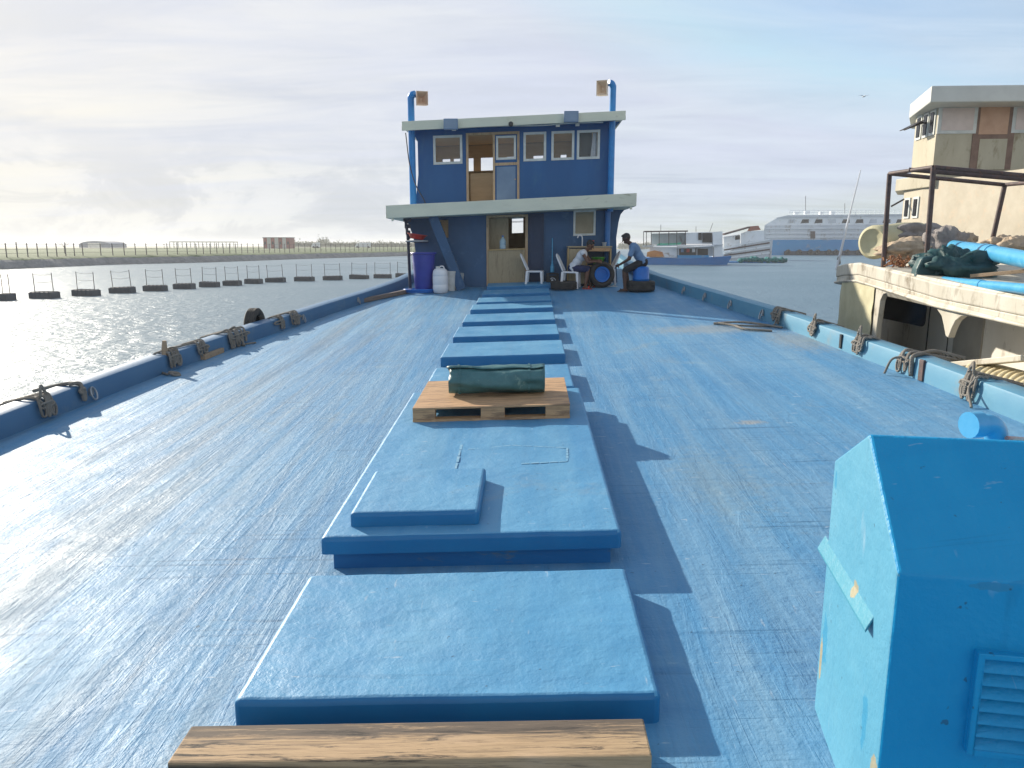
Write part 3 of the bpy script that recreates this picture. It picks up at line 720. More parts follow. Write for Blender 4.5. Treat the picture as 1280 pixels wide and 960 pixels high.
HATCH = [(2.80, 3.93, 0.0, .135, 'wide low blue hatch cover nearest, right behind the burnt plank', HX0, HX1),
         (4.22, 7.95, .115, .225, 'longest blue hatch cover, carrying the pallet and a small square lid', HX0 - .015, HX1 + .01),
         (8.38, 9.66, 0.0, .14, 'blue hatch cover directly behind the pallet with the green roll', -1.21, .545),
         (10.36, 11.5, 0.0, .14, 'blue hatch cover, second behind the pallet', -1.23, .535),
         (12.08, 13.15, 0.0, .135, 'blue hatch cover, third behind the pallet', -1.225, .52),
         (13.72, 14.72, 0.0, .13, 'blue hatch cover, third from the blue deckhouse door', -1.21, .515),
         (15.40, 16.2, 0.0, .125, 'blue hatch cover, second from the blue deckhouse door', -1.19, .53),
         (16.55, 17.35, 0.0, .12, 'blue hatch cover lying nearest the deckhouse doorstep', -1.14, .53)]
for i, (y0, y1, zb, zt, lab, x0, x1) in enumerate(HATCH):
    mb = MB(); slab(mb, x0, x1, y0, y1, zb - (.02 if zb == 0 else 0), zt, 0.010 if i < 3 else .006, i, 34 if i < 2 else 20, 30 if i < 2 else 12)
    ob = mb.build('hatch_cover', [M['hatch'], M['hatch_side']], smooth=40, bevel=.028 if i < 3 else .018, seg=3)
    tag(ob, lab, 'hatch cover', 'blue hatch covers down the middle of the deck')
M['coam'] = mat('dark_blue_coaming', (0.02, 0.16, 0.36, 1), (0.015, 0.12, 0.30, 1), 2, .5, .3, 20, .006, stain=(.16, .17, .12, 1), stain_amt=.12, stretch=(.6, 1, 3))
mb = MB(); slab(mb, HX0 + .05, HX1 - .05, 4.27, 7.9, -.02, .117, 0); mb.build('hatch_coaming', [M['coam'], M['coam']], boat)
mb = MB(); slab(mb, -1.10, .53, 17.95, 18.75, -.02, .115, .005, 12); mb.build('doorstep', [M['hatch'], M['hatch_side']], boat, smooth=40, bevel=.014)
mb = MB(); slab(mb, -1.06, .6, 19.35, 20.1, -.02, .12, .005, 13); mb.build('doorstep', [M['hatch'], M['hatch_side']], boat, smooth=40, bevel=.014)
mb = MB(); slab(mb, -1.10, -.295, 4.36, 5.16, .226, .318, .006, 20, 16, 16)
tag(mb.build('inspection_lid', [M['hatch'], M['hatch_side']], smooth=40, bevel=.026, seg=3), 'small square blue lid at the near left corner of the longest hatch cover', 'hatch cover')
M['seal'] = mat('old_pale_sealant', (0.24, 0.43, 0.56, 1), (0.14, 0.35, 0.52, 1), 12, .6, .3, 60, .004)
long_cover = next(o for o in COL.objects if o.name == 'hatch_cover.001')
mb = MB()
SQ = [(585, 562), (640, 557), (709, 560), (709, 577), (650, 580), (583, 578)]
for a, b in list(zip(SQ, SQ[1:]))[:4] + [((577, 556), (567, 596))]:
    p, q = on_deck(*a, .229), on_deck(*b, .229)
    for k in range(5):
        u = p.lerp(q, k / 5); v = p.lerp(q, (k + .86) / 5); u.z = deck(u.x, u.y) + .229; v.z = deck(v.x, v.y) + .229
        mb.bar(u, v, .014 + .008 * random.random(), .003)
mb.build('sealant_outline', M['seal'], long_cover)
# ---- burnt plank
pl = MB(); y0, y1 = 2.45, 2.66
def plf(u, v, z): x = -1.345 + 1.81 * u; y = y0 + (y1 - y0) * v; return Vector((x, y, deck(x, y) + z))
pl.hexa([plf(0, 0, .005), plf(1, 0, .005), plf(1, 1, .005), plf(0, 1, .005), plf(.0, 0, .13), plf(1, 0, .13), plf(1, 1, .13), plf(0, 1, .13)])
tag(pl.build('timber_plank', M['plank'], bevel=.008), 'thick weathered timber plank with burnt dark streaks lying across the foreground deck', 'plank')

# ---- pallet with rolled tarpaulin
def zl(x, y): return deck(x, y) + .228
pal = thing('pallet', (-.36, 7.3, zl(-.36, 7.3)), 'wooden plywood-topped pallet lying on the longest blue hatch cover', 'pallet')
px0, px1, py0, py1, ph = -1.065, .395, 6.72, 7.85, .135
def pz(x, y, z): return Vector((x, y, zl(x, y) + z))
mb = MB(); mb.hexa([pz(px0, py0, ph - .018), pz(px1, py0, ph - .018), pz(px1, py1, ph - .018), pz(px0, py1, ph - .018), pz(px0, py0, ph), pz(px1, py0, ph), pz(px1, py1, ph), pz(px0, py1, ph)])
mb.build('top_sheet', M['pallet'], pal, bevel=.003)
for yy in (py0, (py0 + py1) / 2 - .05, py1 - .1):
    mb = MB(); mb.hexa([pz(px0, yy, .0), pz(px1, yy, .0), pz(px1, yy + .1, .0), pz(px0, yy + .1, .0), pz(px0, yy, .022), pz(px1, yy, .022), pz(px1, yy + .1, .022), pz(px0, yy + .1, .022)]); mb.build('bottom_board', M['pallet'], pal)
    for a, b in ((px0 + .002, px0 + .21), (-.43, -.21), (.17, px1 - .002)):
        mb = MB(); mb.hexa([pz(a, yy + .003, .0225), pz(b, yy + .003, .0225), pz(b, yy + .097, .0225), pz(a, yy + .097, .0225), pz(a, yy + .003, ph - .019), pz(b, yy + .003, ph - .019), pz(b, yy + .097, ph - .019), pz(a, yy + .097, ph - .019)]); mb.build('block', M['pallet'], pal)
# roll
rx0, rx1, ry = -.79, .17, 7.22
roll = thing('tarpaulin_roll', (-.3, ry, zl(-.3, ry) + ph), 'rolled dark green tarpaulin lying on the wooden pallet', 'tarpaulin')
mb = MB(); NS = 150; NX = 26
def spiral(t, u):
    a = t * 2 * math.pi * 4.2; r = .05 + .105 * t
    x = rx0 + (rx1 - rx0) * u + (0.05 * (1 - t) * (1 if u < .5 else 0) * math.cos(u * math.pi))
    x -= (.09 * (1 - t)) * max(0, 1 - u * 6) * -1
    wr = .030 * noise.noise(Vector((x * 3.0, math.cos(a) * 1.6, math.sin(a) * 1.6))) + .014 * noise.noise(Vector((x * 8, math.cos(a) * 3, math.sin(a) * 3 + 5)))
    r2 = r + wr * (t ** .5)
    return Vector((x, ry - .01 + r2 * 1.12 * math.cos(a + .6), zl(x, ry) + ph + .140 + r2 * .88 * math.sin(a + .6)))
mb.grid(NS, NX, lambda u, v: spiral(u, v)); ob = mb.build('sheet', M['tarp'], roll, smooth=180)
md = ob.modifiers.new('t', 'SOLIDIFY'); md.thickness = .007
mb = MB()
for u in (.12, .84):
    pts = [spiral(1 - .238 * k / 40, u) for k in range(41)]
    c = Vector((pts[0].x, ry - .01, zl(pts[0].x, ry) + ph + .140)); pts = [c + (q - c) * 1.03 for q in pts]
    for a, b in zip(pts, pts[1:]): mb.bar(a, b, .022, .006, up=(a - c))
mb.build('strap', M['tarp'], roll)

# ---- ventilation box in the right foreground (fixed to the deck)
BA = R(9.0); B0 = Vector((1.235, 2.93)); bu = Vector((math.cos(BA), -math.sin(BA))); bv = Vector((-math.sin(BA), -math.cos(BA)))
def bx(s_, d_, z): q = B0 + bu * s_ + bv * d_; return Vector((q.x, q.y, z))
def face_hit(px, py, s_=0.0):
    r_ = ray(px, py); n = bu; q0 = B0 + bu * s_
    t = (q0.x * n.x + q0.y * n.y) / (r_.x * n.x + r_.y * n.y); p = Vector((0, 0, EYE)) + r_ * t
    return (Vector((p.x, p.y)) - B0).dot(bv), p.z
ap = face_hit(1086, 542); be = face_hit(1043, 575); fe = face_hit(1120, 714); fb = face_hit(1100, 960)
zb = deck(1.3, 2.6) - .01; BL = 1.15
dB, dA, dF = be[0], ap[0], (fe[0] + fb[0]) / 2
def fpt(px, py): d, z = face_hit(px, py); return bx(0, d, z)
TAN, AQ, RU = (0.36, 0.30, 0.17, 1), (0.035, 0.25, 0.42, 1), (0.16, 0.15, 0.12, 1)
M['box_side'] = deck_paint('pale_aqua_paint', (0.085, 0.305, 0.440, 1), (0.050, 0.250, 0.400, 1), (0.15, 0.37, 0.48, 1), (0.22, 0.33, 0.32, 1), 0.5, scuff=.55, fibre=False,  # left face, a paler aqua than the rest of the housing
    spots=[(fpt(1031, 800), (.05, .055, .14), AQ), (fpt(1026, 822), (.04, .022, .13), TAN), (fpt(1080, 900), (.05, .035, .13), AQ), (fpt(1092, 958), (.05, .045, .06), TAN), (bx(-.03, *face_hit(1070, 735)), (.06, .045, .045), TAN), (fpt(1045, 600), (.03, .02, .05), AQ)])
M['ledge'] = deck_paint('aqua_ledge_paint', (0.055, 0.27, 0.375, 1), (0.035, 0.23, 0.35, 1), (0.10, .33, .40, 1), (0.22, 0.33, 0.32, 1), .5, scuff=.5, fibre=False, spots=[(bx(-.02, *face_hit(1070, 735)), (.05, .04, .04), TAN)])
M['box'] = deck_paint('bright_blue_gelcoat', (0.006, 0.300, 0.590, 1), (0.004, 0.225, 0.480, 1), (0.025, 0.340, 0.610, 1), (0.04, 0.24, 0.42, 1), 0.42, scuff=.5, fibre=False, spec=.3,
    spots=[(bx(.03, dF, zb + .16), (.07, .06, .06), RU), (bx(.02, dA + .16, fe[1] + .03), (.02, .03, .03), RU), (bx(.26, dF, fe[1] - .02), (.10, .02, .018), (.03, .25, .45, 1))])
poly = [(dB, zb), (dF, zb), (dF, fe[1]), (dA, ap[1]), (dB, be[1])]
vb = MB()
n = 5; o = 0
vb.v += [bx(0, d, z) for d, z in poly] + [bx(BL, d, z) for d, z in poly]
for f, mi in (((0, 1, 2, 3, 4), 1), ((9, 8, 7, 6, 5), 0), ((0, 5, 6, 1), 0), ((1, 6, 7, 2), 0), ((2, 7, 8, 3), 0), ((3, 8, 9, 4), 0), ((4, 9, 5, 0), 0)): vb.f.append(f); vb.mi.append(mi)
box = vb.build('ventilator_housing', [M['box'], M['box_side']], boat, bevel=.012, seg=3)
# drip ledge on its left face
l0 = face_hit(1030, 672); l1 = face_hit(1092, 772); dd = (l1[0] - l0[0]); dz_ = (l1[1] - l0[1])
mb = MB(); e = .035
P = lambda t, s_, off: bx(s_, l0[0] + dd * t, l0[1] + dz_ * t + off)
mb.hexa([P(0, -.020, -.058), P(1, -.020, -.058), P(1, .004, -.006), P(0, .004, -.006), P(0, -.023, -.046), P(1, -.023, -.046), P(1, .004, .012), P(0, .004, .012)])
hood = mb.build('drip_ledge', M['ledge'], box, bevel=.003)
# louvre on the front face
lo_ = MB(); zt_, zb_ = 2.02, 1.70
def front_hit(px, py):
    r_ = ray(px, py); q0 = B0 + bv * dF; t = (q0.x * bv.x + q0.y * bv.y) / (r_.x * bv.x + r_.y * bv.y); p = Vector((0, 0, EYE)) + r_ * t
    return (Vector((p.x, p.y)) - B0).dot(bu), p.z
s0, zt_ = front_hit(1226, 818); _, zb_ = front_hit(1224, 930); s1 = s0 + .36
def fr(s_, off, z): return bx(s_, dF + off, z)
def fbar(m, a, b, z0, z1, o0, o1):
    m.hexa([fr(a, o1, z0), fr(b, o1, z0), fr(b, o0, z0), fr(a, o0, z0), fr(a, o1, z1), fr(b, o1, z1), fr(b, o0, z1), fr(a, o0, z1)])
fbar(lo_, s0 - .018, s0, zb_ - .018, zt_ + .018, -.005, .030); fbar(lo_, s1, s1 + .018, zb_ - .018, zt_ + .018, -.005, .030)
fbar(lo_, s0, s1, zt_, zt_ + .018, -.005, .030); fbar(lo_, s0, s1, zb_ - .018, zb_, -.005, .030)
lv = lo_.build('louvre_frame', M['box'], box, bevel=.003)
mb = MB(); fbar(mb, s0, s1, zb_, zt_, -.004, .0025); mb.build('louvre_back', M['coam'], box)
mb = MB(); NL = 7
for k in range(NL):
    z = zb_ + (zt_ - zb_) * (k + .5) / NL; h = (zt_ - zb_) / NL
    mb.hexa([fr(s0, .034, z - h * .42), fr(s1, .034, z - h * .42), fr(s1, .029, z - h * .47), fr(s0, .029, z - h * .47), fr(s0, .006, z + h * .3), fr(s1, .006, z + h * .3), fr(s1, .001, z + h * .28), fr(s0, .001, z + h * .28)])
mb.build('louvre_slats', M['box'], box)
# elbow vent rising behind the ridge
e0 = at_y(1240, 553, 2.78)
mb = MB(); base = Vector((e0.x + .02, e0.y, e0.z - .35))
pts = smooth_path([base, base + Vector((0, 0, .25)), base + Vector((-.004, -.0, .36)), base + Vector((-.035, -.012, .418)), base + Vector((-.085, -.02, .425))], 6)
mb.tube(pts, [.04] * len(pts), 16)
a, b = pts[-1], pts[-1] + Vector((-.05, -.012, .0)); mb.tube([a, a + (b - a) * .02, b], [.04, .05, .05], 16)
mb.build('vent_elbow', M['pvc'], box, smooth=50)
mb = MB(); q = bx(.18, dA - .12, be[1] + .1)
p0 = at_y(1258, 548, 2.72); mb.tube(smooth_path([p0, p0 + Vector((.05, .01, -.005)), p0 + Vector((.12, .0, -.01)), p0 + Vector((.2, .02, -.02)), p0 + Vector((.22, .1, -.3))]), .009, 7)
tag(mb.build('cord', mat('red_white_cord', lin(200, 190, 180), lin(170, 80, 70), 40, .8)), 'red flecked white cord lying behind the ridge of the blue vent box', 'cord')

# ================================================================== DECKHOUSE (parts of the boat)
YF, YB = 20.3, 23.6
def hz_(px, py, Y=YF): p = at_y(px, py, Y); return p.x, p.z - heel(p.x)
def rect(a, b, c, d, Y=YF):
    x0, z1 = hz_(a, b, Y); x1, z0 = hz_(c, d, Y); return (x0, x1, z0, z1)
win = [rect(544, 174, 575.5, 202.5), rect(657, 169, 680, 195), rect(692, 166, 715, 193), rect(724, 164, 747, 191.5)]
zt = sum(h[3] for h in win) / 4; 
win = [(h[0], h[1], 5.50 + .0 * i, 6.12 + .0 * i) for i, h in enumerate(win)]
door = (-1.63, -.23, 4.42, 6.21)
XL, XR = -2.97, 2.18
def flare(x, z):
    if x < XL + .01:
        return x + interp([(4.3, -.05), (4.9, .03), (5.4, .09), (5.8, .12), (6.0, .09), (6.15, .02), (6.25, -.1), (6.4, -.22)], z)
    if x > XR - .01:
        return x + interp([(4.3, .02), (5.2, -.03), (5.9, -.05), (6.1, -.02), (6.2, .06), (6.3, .16), (6.4, .26)], z)
    return x
EZ = [4.6, 4.9, 5.2, 5.4, 5.6, 5.8, 5.9, 6.0, 6.08, 6.15, 6.2, 6.25, 6.3]
mb = MB(); mb.wall(XL, XR, 4.42, 6.36, win + [door], lambda x, z, t: (flare(x, z), YF + t, z), .05, EZ)
mb.build('upper_wall', M['wall_up'], boat, xf=sh)
mb = MB()   # sides and back of the upper room
bw = [rect(a, b, c, d, YB) for a, b, c, d in ((553, 183, 563, 203), (567, 184, 576, 203), (583, 186, 592, 208), (601, 186, 617, 208), (634, 184, 646, 199), (667, 182, 679, 194), (701, 179, 708, 194))]
bw = [(h[0], h[1], 5.28, 5.95) for h in bw]
mb.wall(XL + .07, XR - .02, 4.42, 6.36, bw, lambda x, z, t: (x, YB + t, z), .05)
for xs_ in (XL + .06, XR - .07):
    mb.wall(YF + .055, YB - .003, 4.42, 6.36, [(YF + 1.0, YF + 2.2, 5.35, 6.05)], lambda y, z, t, xs_=xs_: (xs_ + t, y, z), .05)
mb.build('upper_side_walls', M['wall_up'], boat, xf=sh)
mb = MB()   # lining seen through the openings
mb.wall(XL + .13, XR - .09, 4.45, 6.32, bw, lambda x, z, t: (x, YB - .03 + t, z), .02)
for xs_ in (XL + .12, XR - .10):
    mb.wall(YF + .06, YB - .035, 4.45, 6.32, [(YF + 1.0, YF + 2.2, 5.35, 6.05)], lambda y, z, t, xs_=xs_: (xs_ + t, y, z), .015)
mb.box(((XL + XR) / 2, (YF + YB) / 2, 4.43), (XR - XL - .2, YB - YF - .1, .03)); mb.box(((XL + XR) / 2, (YF + YB) / 2, 6.335), (XR - XL - .2, YB - YF - .1, .02))
mb.build('interior_lining', M['lining'], boat, xf=sh)
mb = MB(); mb.box((-1.2, YB - .5, 4.95), (1.4, .5, 1.0)); mb.box((-1.2, YB - .52, 5.47), (1.5, .6, .04)); mb.build('helm_console', M['ply'], boat, xf=sh)
for i, h in enumerate(win):
    mb = MB(); rect_ring(mb, h[0] - .055, h[1] + .055, h[2] - .055, h[3] + .055, .062, YF - .02, YF + .02)
    fr_ = mb.build('window_frame', M['trim'], boat, xf=sh)
    MB().box(((h[0] + h[1]) / 2, YF + .03, (h[2] + h[3]) / 2), (h[1] - h[0] - .002, .006, h[3] - h[2] - .002)).build('pane', M['glass'], fr_, xf=sh)
h = win[3]; mb = MB(); mb.grid(10, 6, lambda u, v: (h[1] - .02 - .16 * u * (1 - .4 * v), YF + .12 + .02 * math.sin(u * 16), h[2] + (h[3] - h[2]) * v)); mb.build('curtain', M['shirt_w'], boat, xf=sh)
mb = MB(); mb.box((h[0] + .17, YF + .5, 5.85), (.42, .04, .7)); mb.build('dark_panel', M['black'], boat, xf=sh)  # thin black sheet behind the right-hand pane
# door opening with open right-hand half and a standing leaf
mb = MB()
for x in (door[0] + .03, door[1] - .03): mb.box((x, YF + .02, (door[2] + door[3]) / 2), (.06, .09, door[3] - door[2]))
mb.box(((door[0] + door[1]) / 2, YF + .02, door[3] - .03), (door[1] - door[0] - .12, .09, .06)); mb.box((-.90, YF + .02, (door[2] + door[3] - .06) / 2), (.055, .09, door[3] - door[2] - .06))
mb.build('door_frame', M['trim_wood'], boat, xf=sh)
mb = MB(); x0, x1 = -.872, -.292
mb.wall(x0, x1, 4.45, 6.14, [(x0 + .08, x1 - .08, 5.56, 6.06)], lambda x, z, t: (x, YF + .0 + t, z), .04)
dl = mb.build('door', M['wall_up'], boat, xf=sh)
mb = MB(); rect_ring(mb, x0 + .03, x1 - .03, 5.51, 6.11, .055, YF - .015, YF + .0); mb.build('window_frame', M['trim'], dl, xf=sh)
MB().box(((x0 + x1) / 2, YF + .02, 5.81), (x1 - x0 - .162, .006, .498)).build('pane', M['glass'], dl, xf=sh)
mb = MB(); mb.box(((x0 + x1) / 2, YF - .004, 4.90), (x1 - x0 - .08, .008, .86)); mb.build('lower_panel', M['greyblue'], dl, xf=sh)
mb = MB(); mb.box(((x0 + x1) / 2, YF - .006, 5.40), (x1 - x0, .012, .07)); mb.box((x1 - .05, YF - .03, 5.0), (.03, .06, .03)); mb.build('rail', M['trim_wood'], dl, xf=sh)
mb = MB(); mb.box((-1.26, YF + .9, 4.85), (.66, .03, .84)); mb.build('inner_panel', M['lining'], boat, xf=sh)
# upper roof
def slope(p, k): return (p[0], p[1], p[2] + heel(p[0]) + k * (p[0] + .3))
mb = MB(); mb.box((-.38, (19.7 + 24.1) / 2, 6.43), (5.66, 4.4, .14)); mb.build('upper_roof', M['eave'], boat, xf=lambda p: slope(p, .010), bevel=.012)
mb = MB(); mb.box((-.38, (19.72 + 24.08) / 2, 6.295), (5.58, 4.34, .13)); 
mb2 = MB(); mb2.box((-.38, 19.71, 6.325), (5.66, .06, .10)); mb2.build('roof_fascia', M['eave'], boat, xf=lambda p: slope(p, .010))
mb = MB(); mb.wall(XL - .0, XR + .0, 6.32, 6.37, [], lambda x, z, t: (x, 19.8 + t, z), .5); mb.build('roof_soffit', M['wall_up'], boat, xf=sh)
# conduit under the fascia and the small lamp
mb = MB(); mb.tube(smooth_path([(-2.0, 19.85, 6.28), (-.9, 19.85, 6.30), (.3, 19.85, 6.27), (1.1, 19.85, 6.30), (1.9, 19.85, 6.29)]), .018, 6)
for x in (-1.9, .75, 1.25): mb.box((x, 19.85, 6.25), (.1, .06, .06))
mb.build('conduit', M['trim'], boat, xf=sh)
mb = MB(); p = at_y(638.5, 154, 19.6); mb.lathe([(.02, 0), (.055, .02), (.06, .09), (.02, .12)], (p.x, p.y, p.z - .08), n=12); mb.lathe([(.05, 0), (.05, .03)], (p.x, 19.64, p.z - .02), Matrix.Rotation(R(90), 3, 'X'), 10)
mb.build('camera_dome', M['black'], boat)
for px0_, py0_, px1_, py1_ in ((554.5, 148.5, 572.5, 162), (705, 139, 723, 153)):
    a = at_y(px0_, py0_, 19.55); b = at_y(px1_, py1_, 19.55); c = (a + b) / 2
    mb = MB(); mb.box((c.x, 19.56, c.z), (b.x - a.x, .12, a.z - b.z)); fl = mb.build('floodlight', M['greyblue'], boat, bevel=.01)
    MB().box((c.x, 19.497, c.z), (b.x - a.x - .05, .008, a.z - b.z - .06)).build('lens', mat('floodlight_lens', lin(120, 142, 164), lin(110, 132, 156), 3, .15, 0), fl)
    MB().box((c.x, 19.66, c.z - .02), (.08, .12, .06)).build('bracket', M['galv'], fl)
# cowl vents on stand pipes
for side, (ppx, top, hx, hy0, hy1, hx1) in ((-1, (516.5, 115, 519, 114.5, 132, 534)), (1, (763, 101, 747, 101, 120, 760))):
    b0 = at_y(ppx, 250, 20.1); tp = at_y(ppx, top + 3, 20.1)
    mb = MB(); x = b0.x; hd = 1 if hx > ppx else -1
    pts = smooth_path([(x, 20.1, b0.z - .3), (x, 20.1, tp.z - .35), (x, 20.1, tp.z - .12), (x + hd * .035, 20.08, tp.z - .02), (x + hd * .12, 20.05, tp.z)], 6)
    if side < 0: mb.tube(pts, .088, 14)
    else: mb.tube(pts, .082, 14)
    cp = mb.build('cowl_pipe', M['pipe_blue'], boat, smooth=50)
    a = at_y(hx, hy0, 19.9); b = at_y(hx1, hy1, 19.9); c = (a + b) / 2; wd, hg = abs(b.x - a.x), abs(a.z - b.z)
    mb = MB(); m_ = Matrix.Rotation(R(16 * hd), 3, 'Z')
    q = lambda x_, y_, z_: Vector((c.x, 19.95, c.z)) + m_ @ Vector((x_, y_, z_))
    o = [(-wd / 2, -hg / 2), (wd / 2, -hg / 2), (wd / 2, hg / 2), (-wd / 2, hg / 2)]
    out_ = [q(a_, -.13, b_) for a_, b_ in o]; bk = [q(a_ * .8, .16, b_ * .8) for a_, b_ in o]; inn = [q(a_ * .9, -.13, b_ * .9) for a_, b_ in o]; dp = [q(a_ * .25, .08, b_ * .25) for a_, b_ in o]
    mb.v += out_ + bk + inn + dp
    for k in range(4):
        n_ = (k + 1) % 4; mb.f += [(k, n_, 4 + n_, 4 + k), (k, n_, 8 + n_, 8 + k), (8 + k, 8 + n_, 12 + n_, 12 + k)]; mb.mi += [0] * 3
    mb.f += [(4, 5, 6, 7), (12, 13, 14, 15)]; mb.mi += [0, 0]
    mb.build('cowl_mouth', mat('tan_cowl_paint', lin(236, 212, 184) if side > 0 else lin(206, 172, 148), lin(222, 190, 158), 5, .5), cp)
# hanging cable at the upper left corner
mb = MB(); A = at_y(507, 166, 19.75); B_ = at_y(531, 252, 19.75); mid = at_y(512, 205, 19.75); mid2 = at_y(520, 232, 19.75)
mb.tube(smooth_path([A, mid, mid2, B_, B_ + Vector((.02, .1, -.3))]), .013, 6); mb.build('hanging_cable', M['black'], boat)
# lower eave
mb = MB(); mb.box((-.44, (19.3 + 24.2) / 2, 4.275), (6.34, 4.9, .32)); mb.build('lower_eave', M['eave'], boat, xf=lambda p: slope(p, .014), bevel=.012)
for x in (-3.45, 2.6): mb = MB(); mb.box((x, 19.34, 4.08), (.05, .04, .08)); mb.build('drip_spout', M['eave'], boat, xf=lambda p: slope(p, .014))
# lower storey
ldoor = (-1.11, -.0, 2.22, 4.09); lou = (1.26, 1.75, 3.53, 4.10); lou2 = (-2.35, -2.13, 3.55, 4.02)
LXL, LXR = -3.06, 2.36
def flare2(x, z):
    if x > LXR - .01: return x + interp([(2.2, .06), (2.6, .03), (3.4, 0), (3.8, .05), (4.0, .1), (4.12, .2)], z)
    if x < LXL + .01: return x + interp([(2.2, .05), (3.2, .05), (3.6, -.02), (3.9, -.12), (4.12, -.26)], z)
    return x
mb = MB(); mb.wall(LXL, LXR, 2.15, 4.125, [ldoor, lou, lou2], lambda x, z, t: (flare2(x, z), YF + t, z), .05, [2.6, 3.0, 3.4, 3.6, 3.8, 3.9, 4.0])
mb.build('lower_wall', M['wall_low'], boat, xf=sh)
mb = MB()
lbw = (rect(640, 272, 654, 291, YB)); 
mb.wall(LXL + .1, LXR, 2.15, 4.125, [lbw], lambda x, z, t: (x, YB + t, z), .05)
for xs_ in (LXL + .1, LXR - .05): mb.box((xs_, (YF + YB) / 2 + .03, 3.137), (.05, YB - YF - .06, 1.97))
mb.build('lower_side_walls', M['wall_low'], boat, xf=sh)
mb = MB()
mb.wall(LXL + .2, LXR - .1, 2.3, 4.11, [lbw], lambda x, z, t: (x, YB - .03 + t, z), .02)
mb.box((-1.5, (YF + YB) / 2, 3.2), (.03, 2.9, 1.8)); mb.box((.35, (YF + YB) / 2, 3.2), (.03, 2.9, 1.8)); mb.box((-.5, (YF + YB) / 2, 2.27), (1.8, 3.1, .04))
mb.build('cabin_lining', M['lining'], boat, xf=sh)
mb = MB()
for z in (3.78, 3.84): mb.box(((lbw[0] + lbw[1]) / 2, YB + .02, lbw[3] - (4.1 - z) * .45), (lbw[1] - lbw[0], .02, .012))
mb.build('window_bar', M['trim'], boat, xf=sh)
mb = MB()
for x in (ldoor[0] + .035, ldoor[1] - .035): mb.box((x, YF + .01, (ldoor[2] + ldoor[3]) / 2), (.07, .1, ldoor[3] - ldoor[2]))
mb.box(((ldoor[0] + ldoor[1]) / 2, YF + .01, ldoor[3] - .03), (ldoor[1] - ldoor[0] - .14, .1, .06)); mb.build('door_frame', M['trim_wood'], boat, xf=sh)
mb = MB(); mb.box((-.565, YF - .07, 2.73), (.97, .035, .87)); hd_ = mb.build('half_door', M['ply_grey'], boat, xf=sh, bevel=.004)
mb = MB(); mb.box((-.565, YF - .02, 3.185), (1.0, .2, .035)); mb.build('counter_shelf', M['ply'], hd_, xf=sh)
mb = MB(); mb.box((-.80, YF + .3, 3.3), (.55, .03, 1.45)); mb.build('inner_door', M['ply_grey'], boat, xf=sh)
# open door leaf of the lower storey, folded back on the wall
mb = MB(); mb.box((.22, YF - .045, 3.17), (.40, .045, 1.84)); mb.box((.22, YF - .072, 3.6), (.3, .012, .8)); mb.box((.22, YF - .072, 2.7), (.3, .012, .75)); mb.build('open_door', mat('navy_door', lin(30, 52, 84), lin(26, 46, 76), 3, .5), boat, xf=sh, bevel=.004)
for (a, b, c, d), fw in ((lou, .05), (lou2, .0)):
    if fw:
        mb = MB(); rect_ring(mb, a - .05, b + .05, c - .05, d + .05, .055, YF - .02, YF + .01); fr_ = mb.build('louvre_frame', M['trim'], boat, xf=sh)
    else: fr_ = boat
    mb = MB(); n = 14 if fw else 9
    for k in range(n):
        z = c + (d - c) * (k + .5) / n; hh = (d - c) / n
        mb.hexa([(a, YF - .002, z - hh * .5), (b, YF - .002, z - hh * .5), (b, YF + .004, z - hh * .5), (a, YF + .004, z - hh * .5), (a, YF + .028, z + hh * .45), (b, YF + .028, z + hh * .45), (b, YF + .034, z + hh * .45), (a, YF + .034, z + hh * .45)])
    mb.build('louvre_slats', M['trim_wood'] if not fw else mat('cream_slats', lin(196, 186, 164), lin(180, 168, 146), 4), fr_, xf=sh)
# right corner pipe, left dark post, diagonal ladder plank
p0 = at_y(758, 350, 20.2); mb = MB(); mb.tube([(p0.x, 20.2, deck(p0.x, 20.2)), (p0.x, 20.2, 4.1 + heel(p0.x))], .075, 14); mb.build('drain_pipe', mat('mid_blue_pipe', lin(40, 104, 168), lin(50, 116, 180), 3, .4), boat, smooth=50)
mb = MB(); a = at_y(541, 270, 19.75); b = at_y(577, 358, 19.75); b.z = deck(b.x, 19.75) + .02
d = (b - a).normalized(); sd = Vector((d.z, 0, -d.x))
mb.bar(a, b, .07, .25, up=sd)
ladr = mb.build('ladder_side', M['wall_low'], boat, bevel=.006)
mb = MB()
for k in range(7): q = a.lerp(b, (k + .6) / 7.4); mb.box((q.x, 20.02, q.z), (.2, .46, .03))
mb.build('ladder_treads', M['wall_low'], ladr)
mb = MB(); p0 = at_y(514, 366, 19.9)
mb.tube([(p0.x - .02, 19.9, deck(p0.x, 19.9)), (p0.x - .05, 19.9, 3.5), (p0.x - .12, 19.9, 4.1)], .04, 8)
for z, w_ in ((3.95, .2), (3.78, .15), (3.62, .12), (3.5, .1), (3.35, .06)): mb.box((p0.x - .08 + (4 - z) * .05, 20.0, z), (w_, .25, .10), rz=.2)
mb.build('corner_bracket', mat('dark_navy_steel', (0.02, 0.03, 0.06, 1)), boat)

# ================================================================== THINGS IN FRONT OF THE DECKHOUSE
def gz(x, y): return deck(x, y)
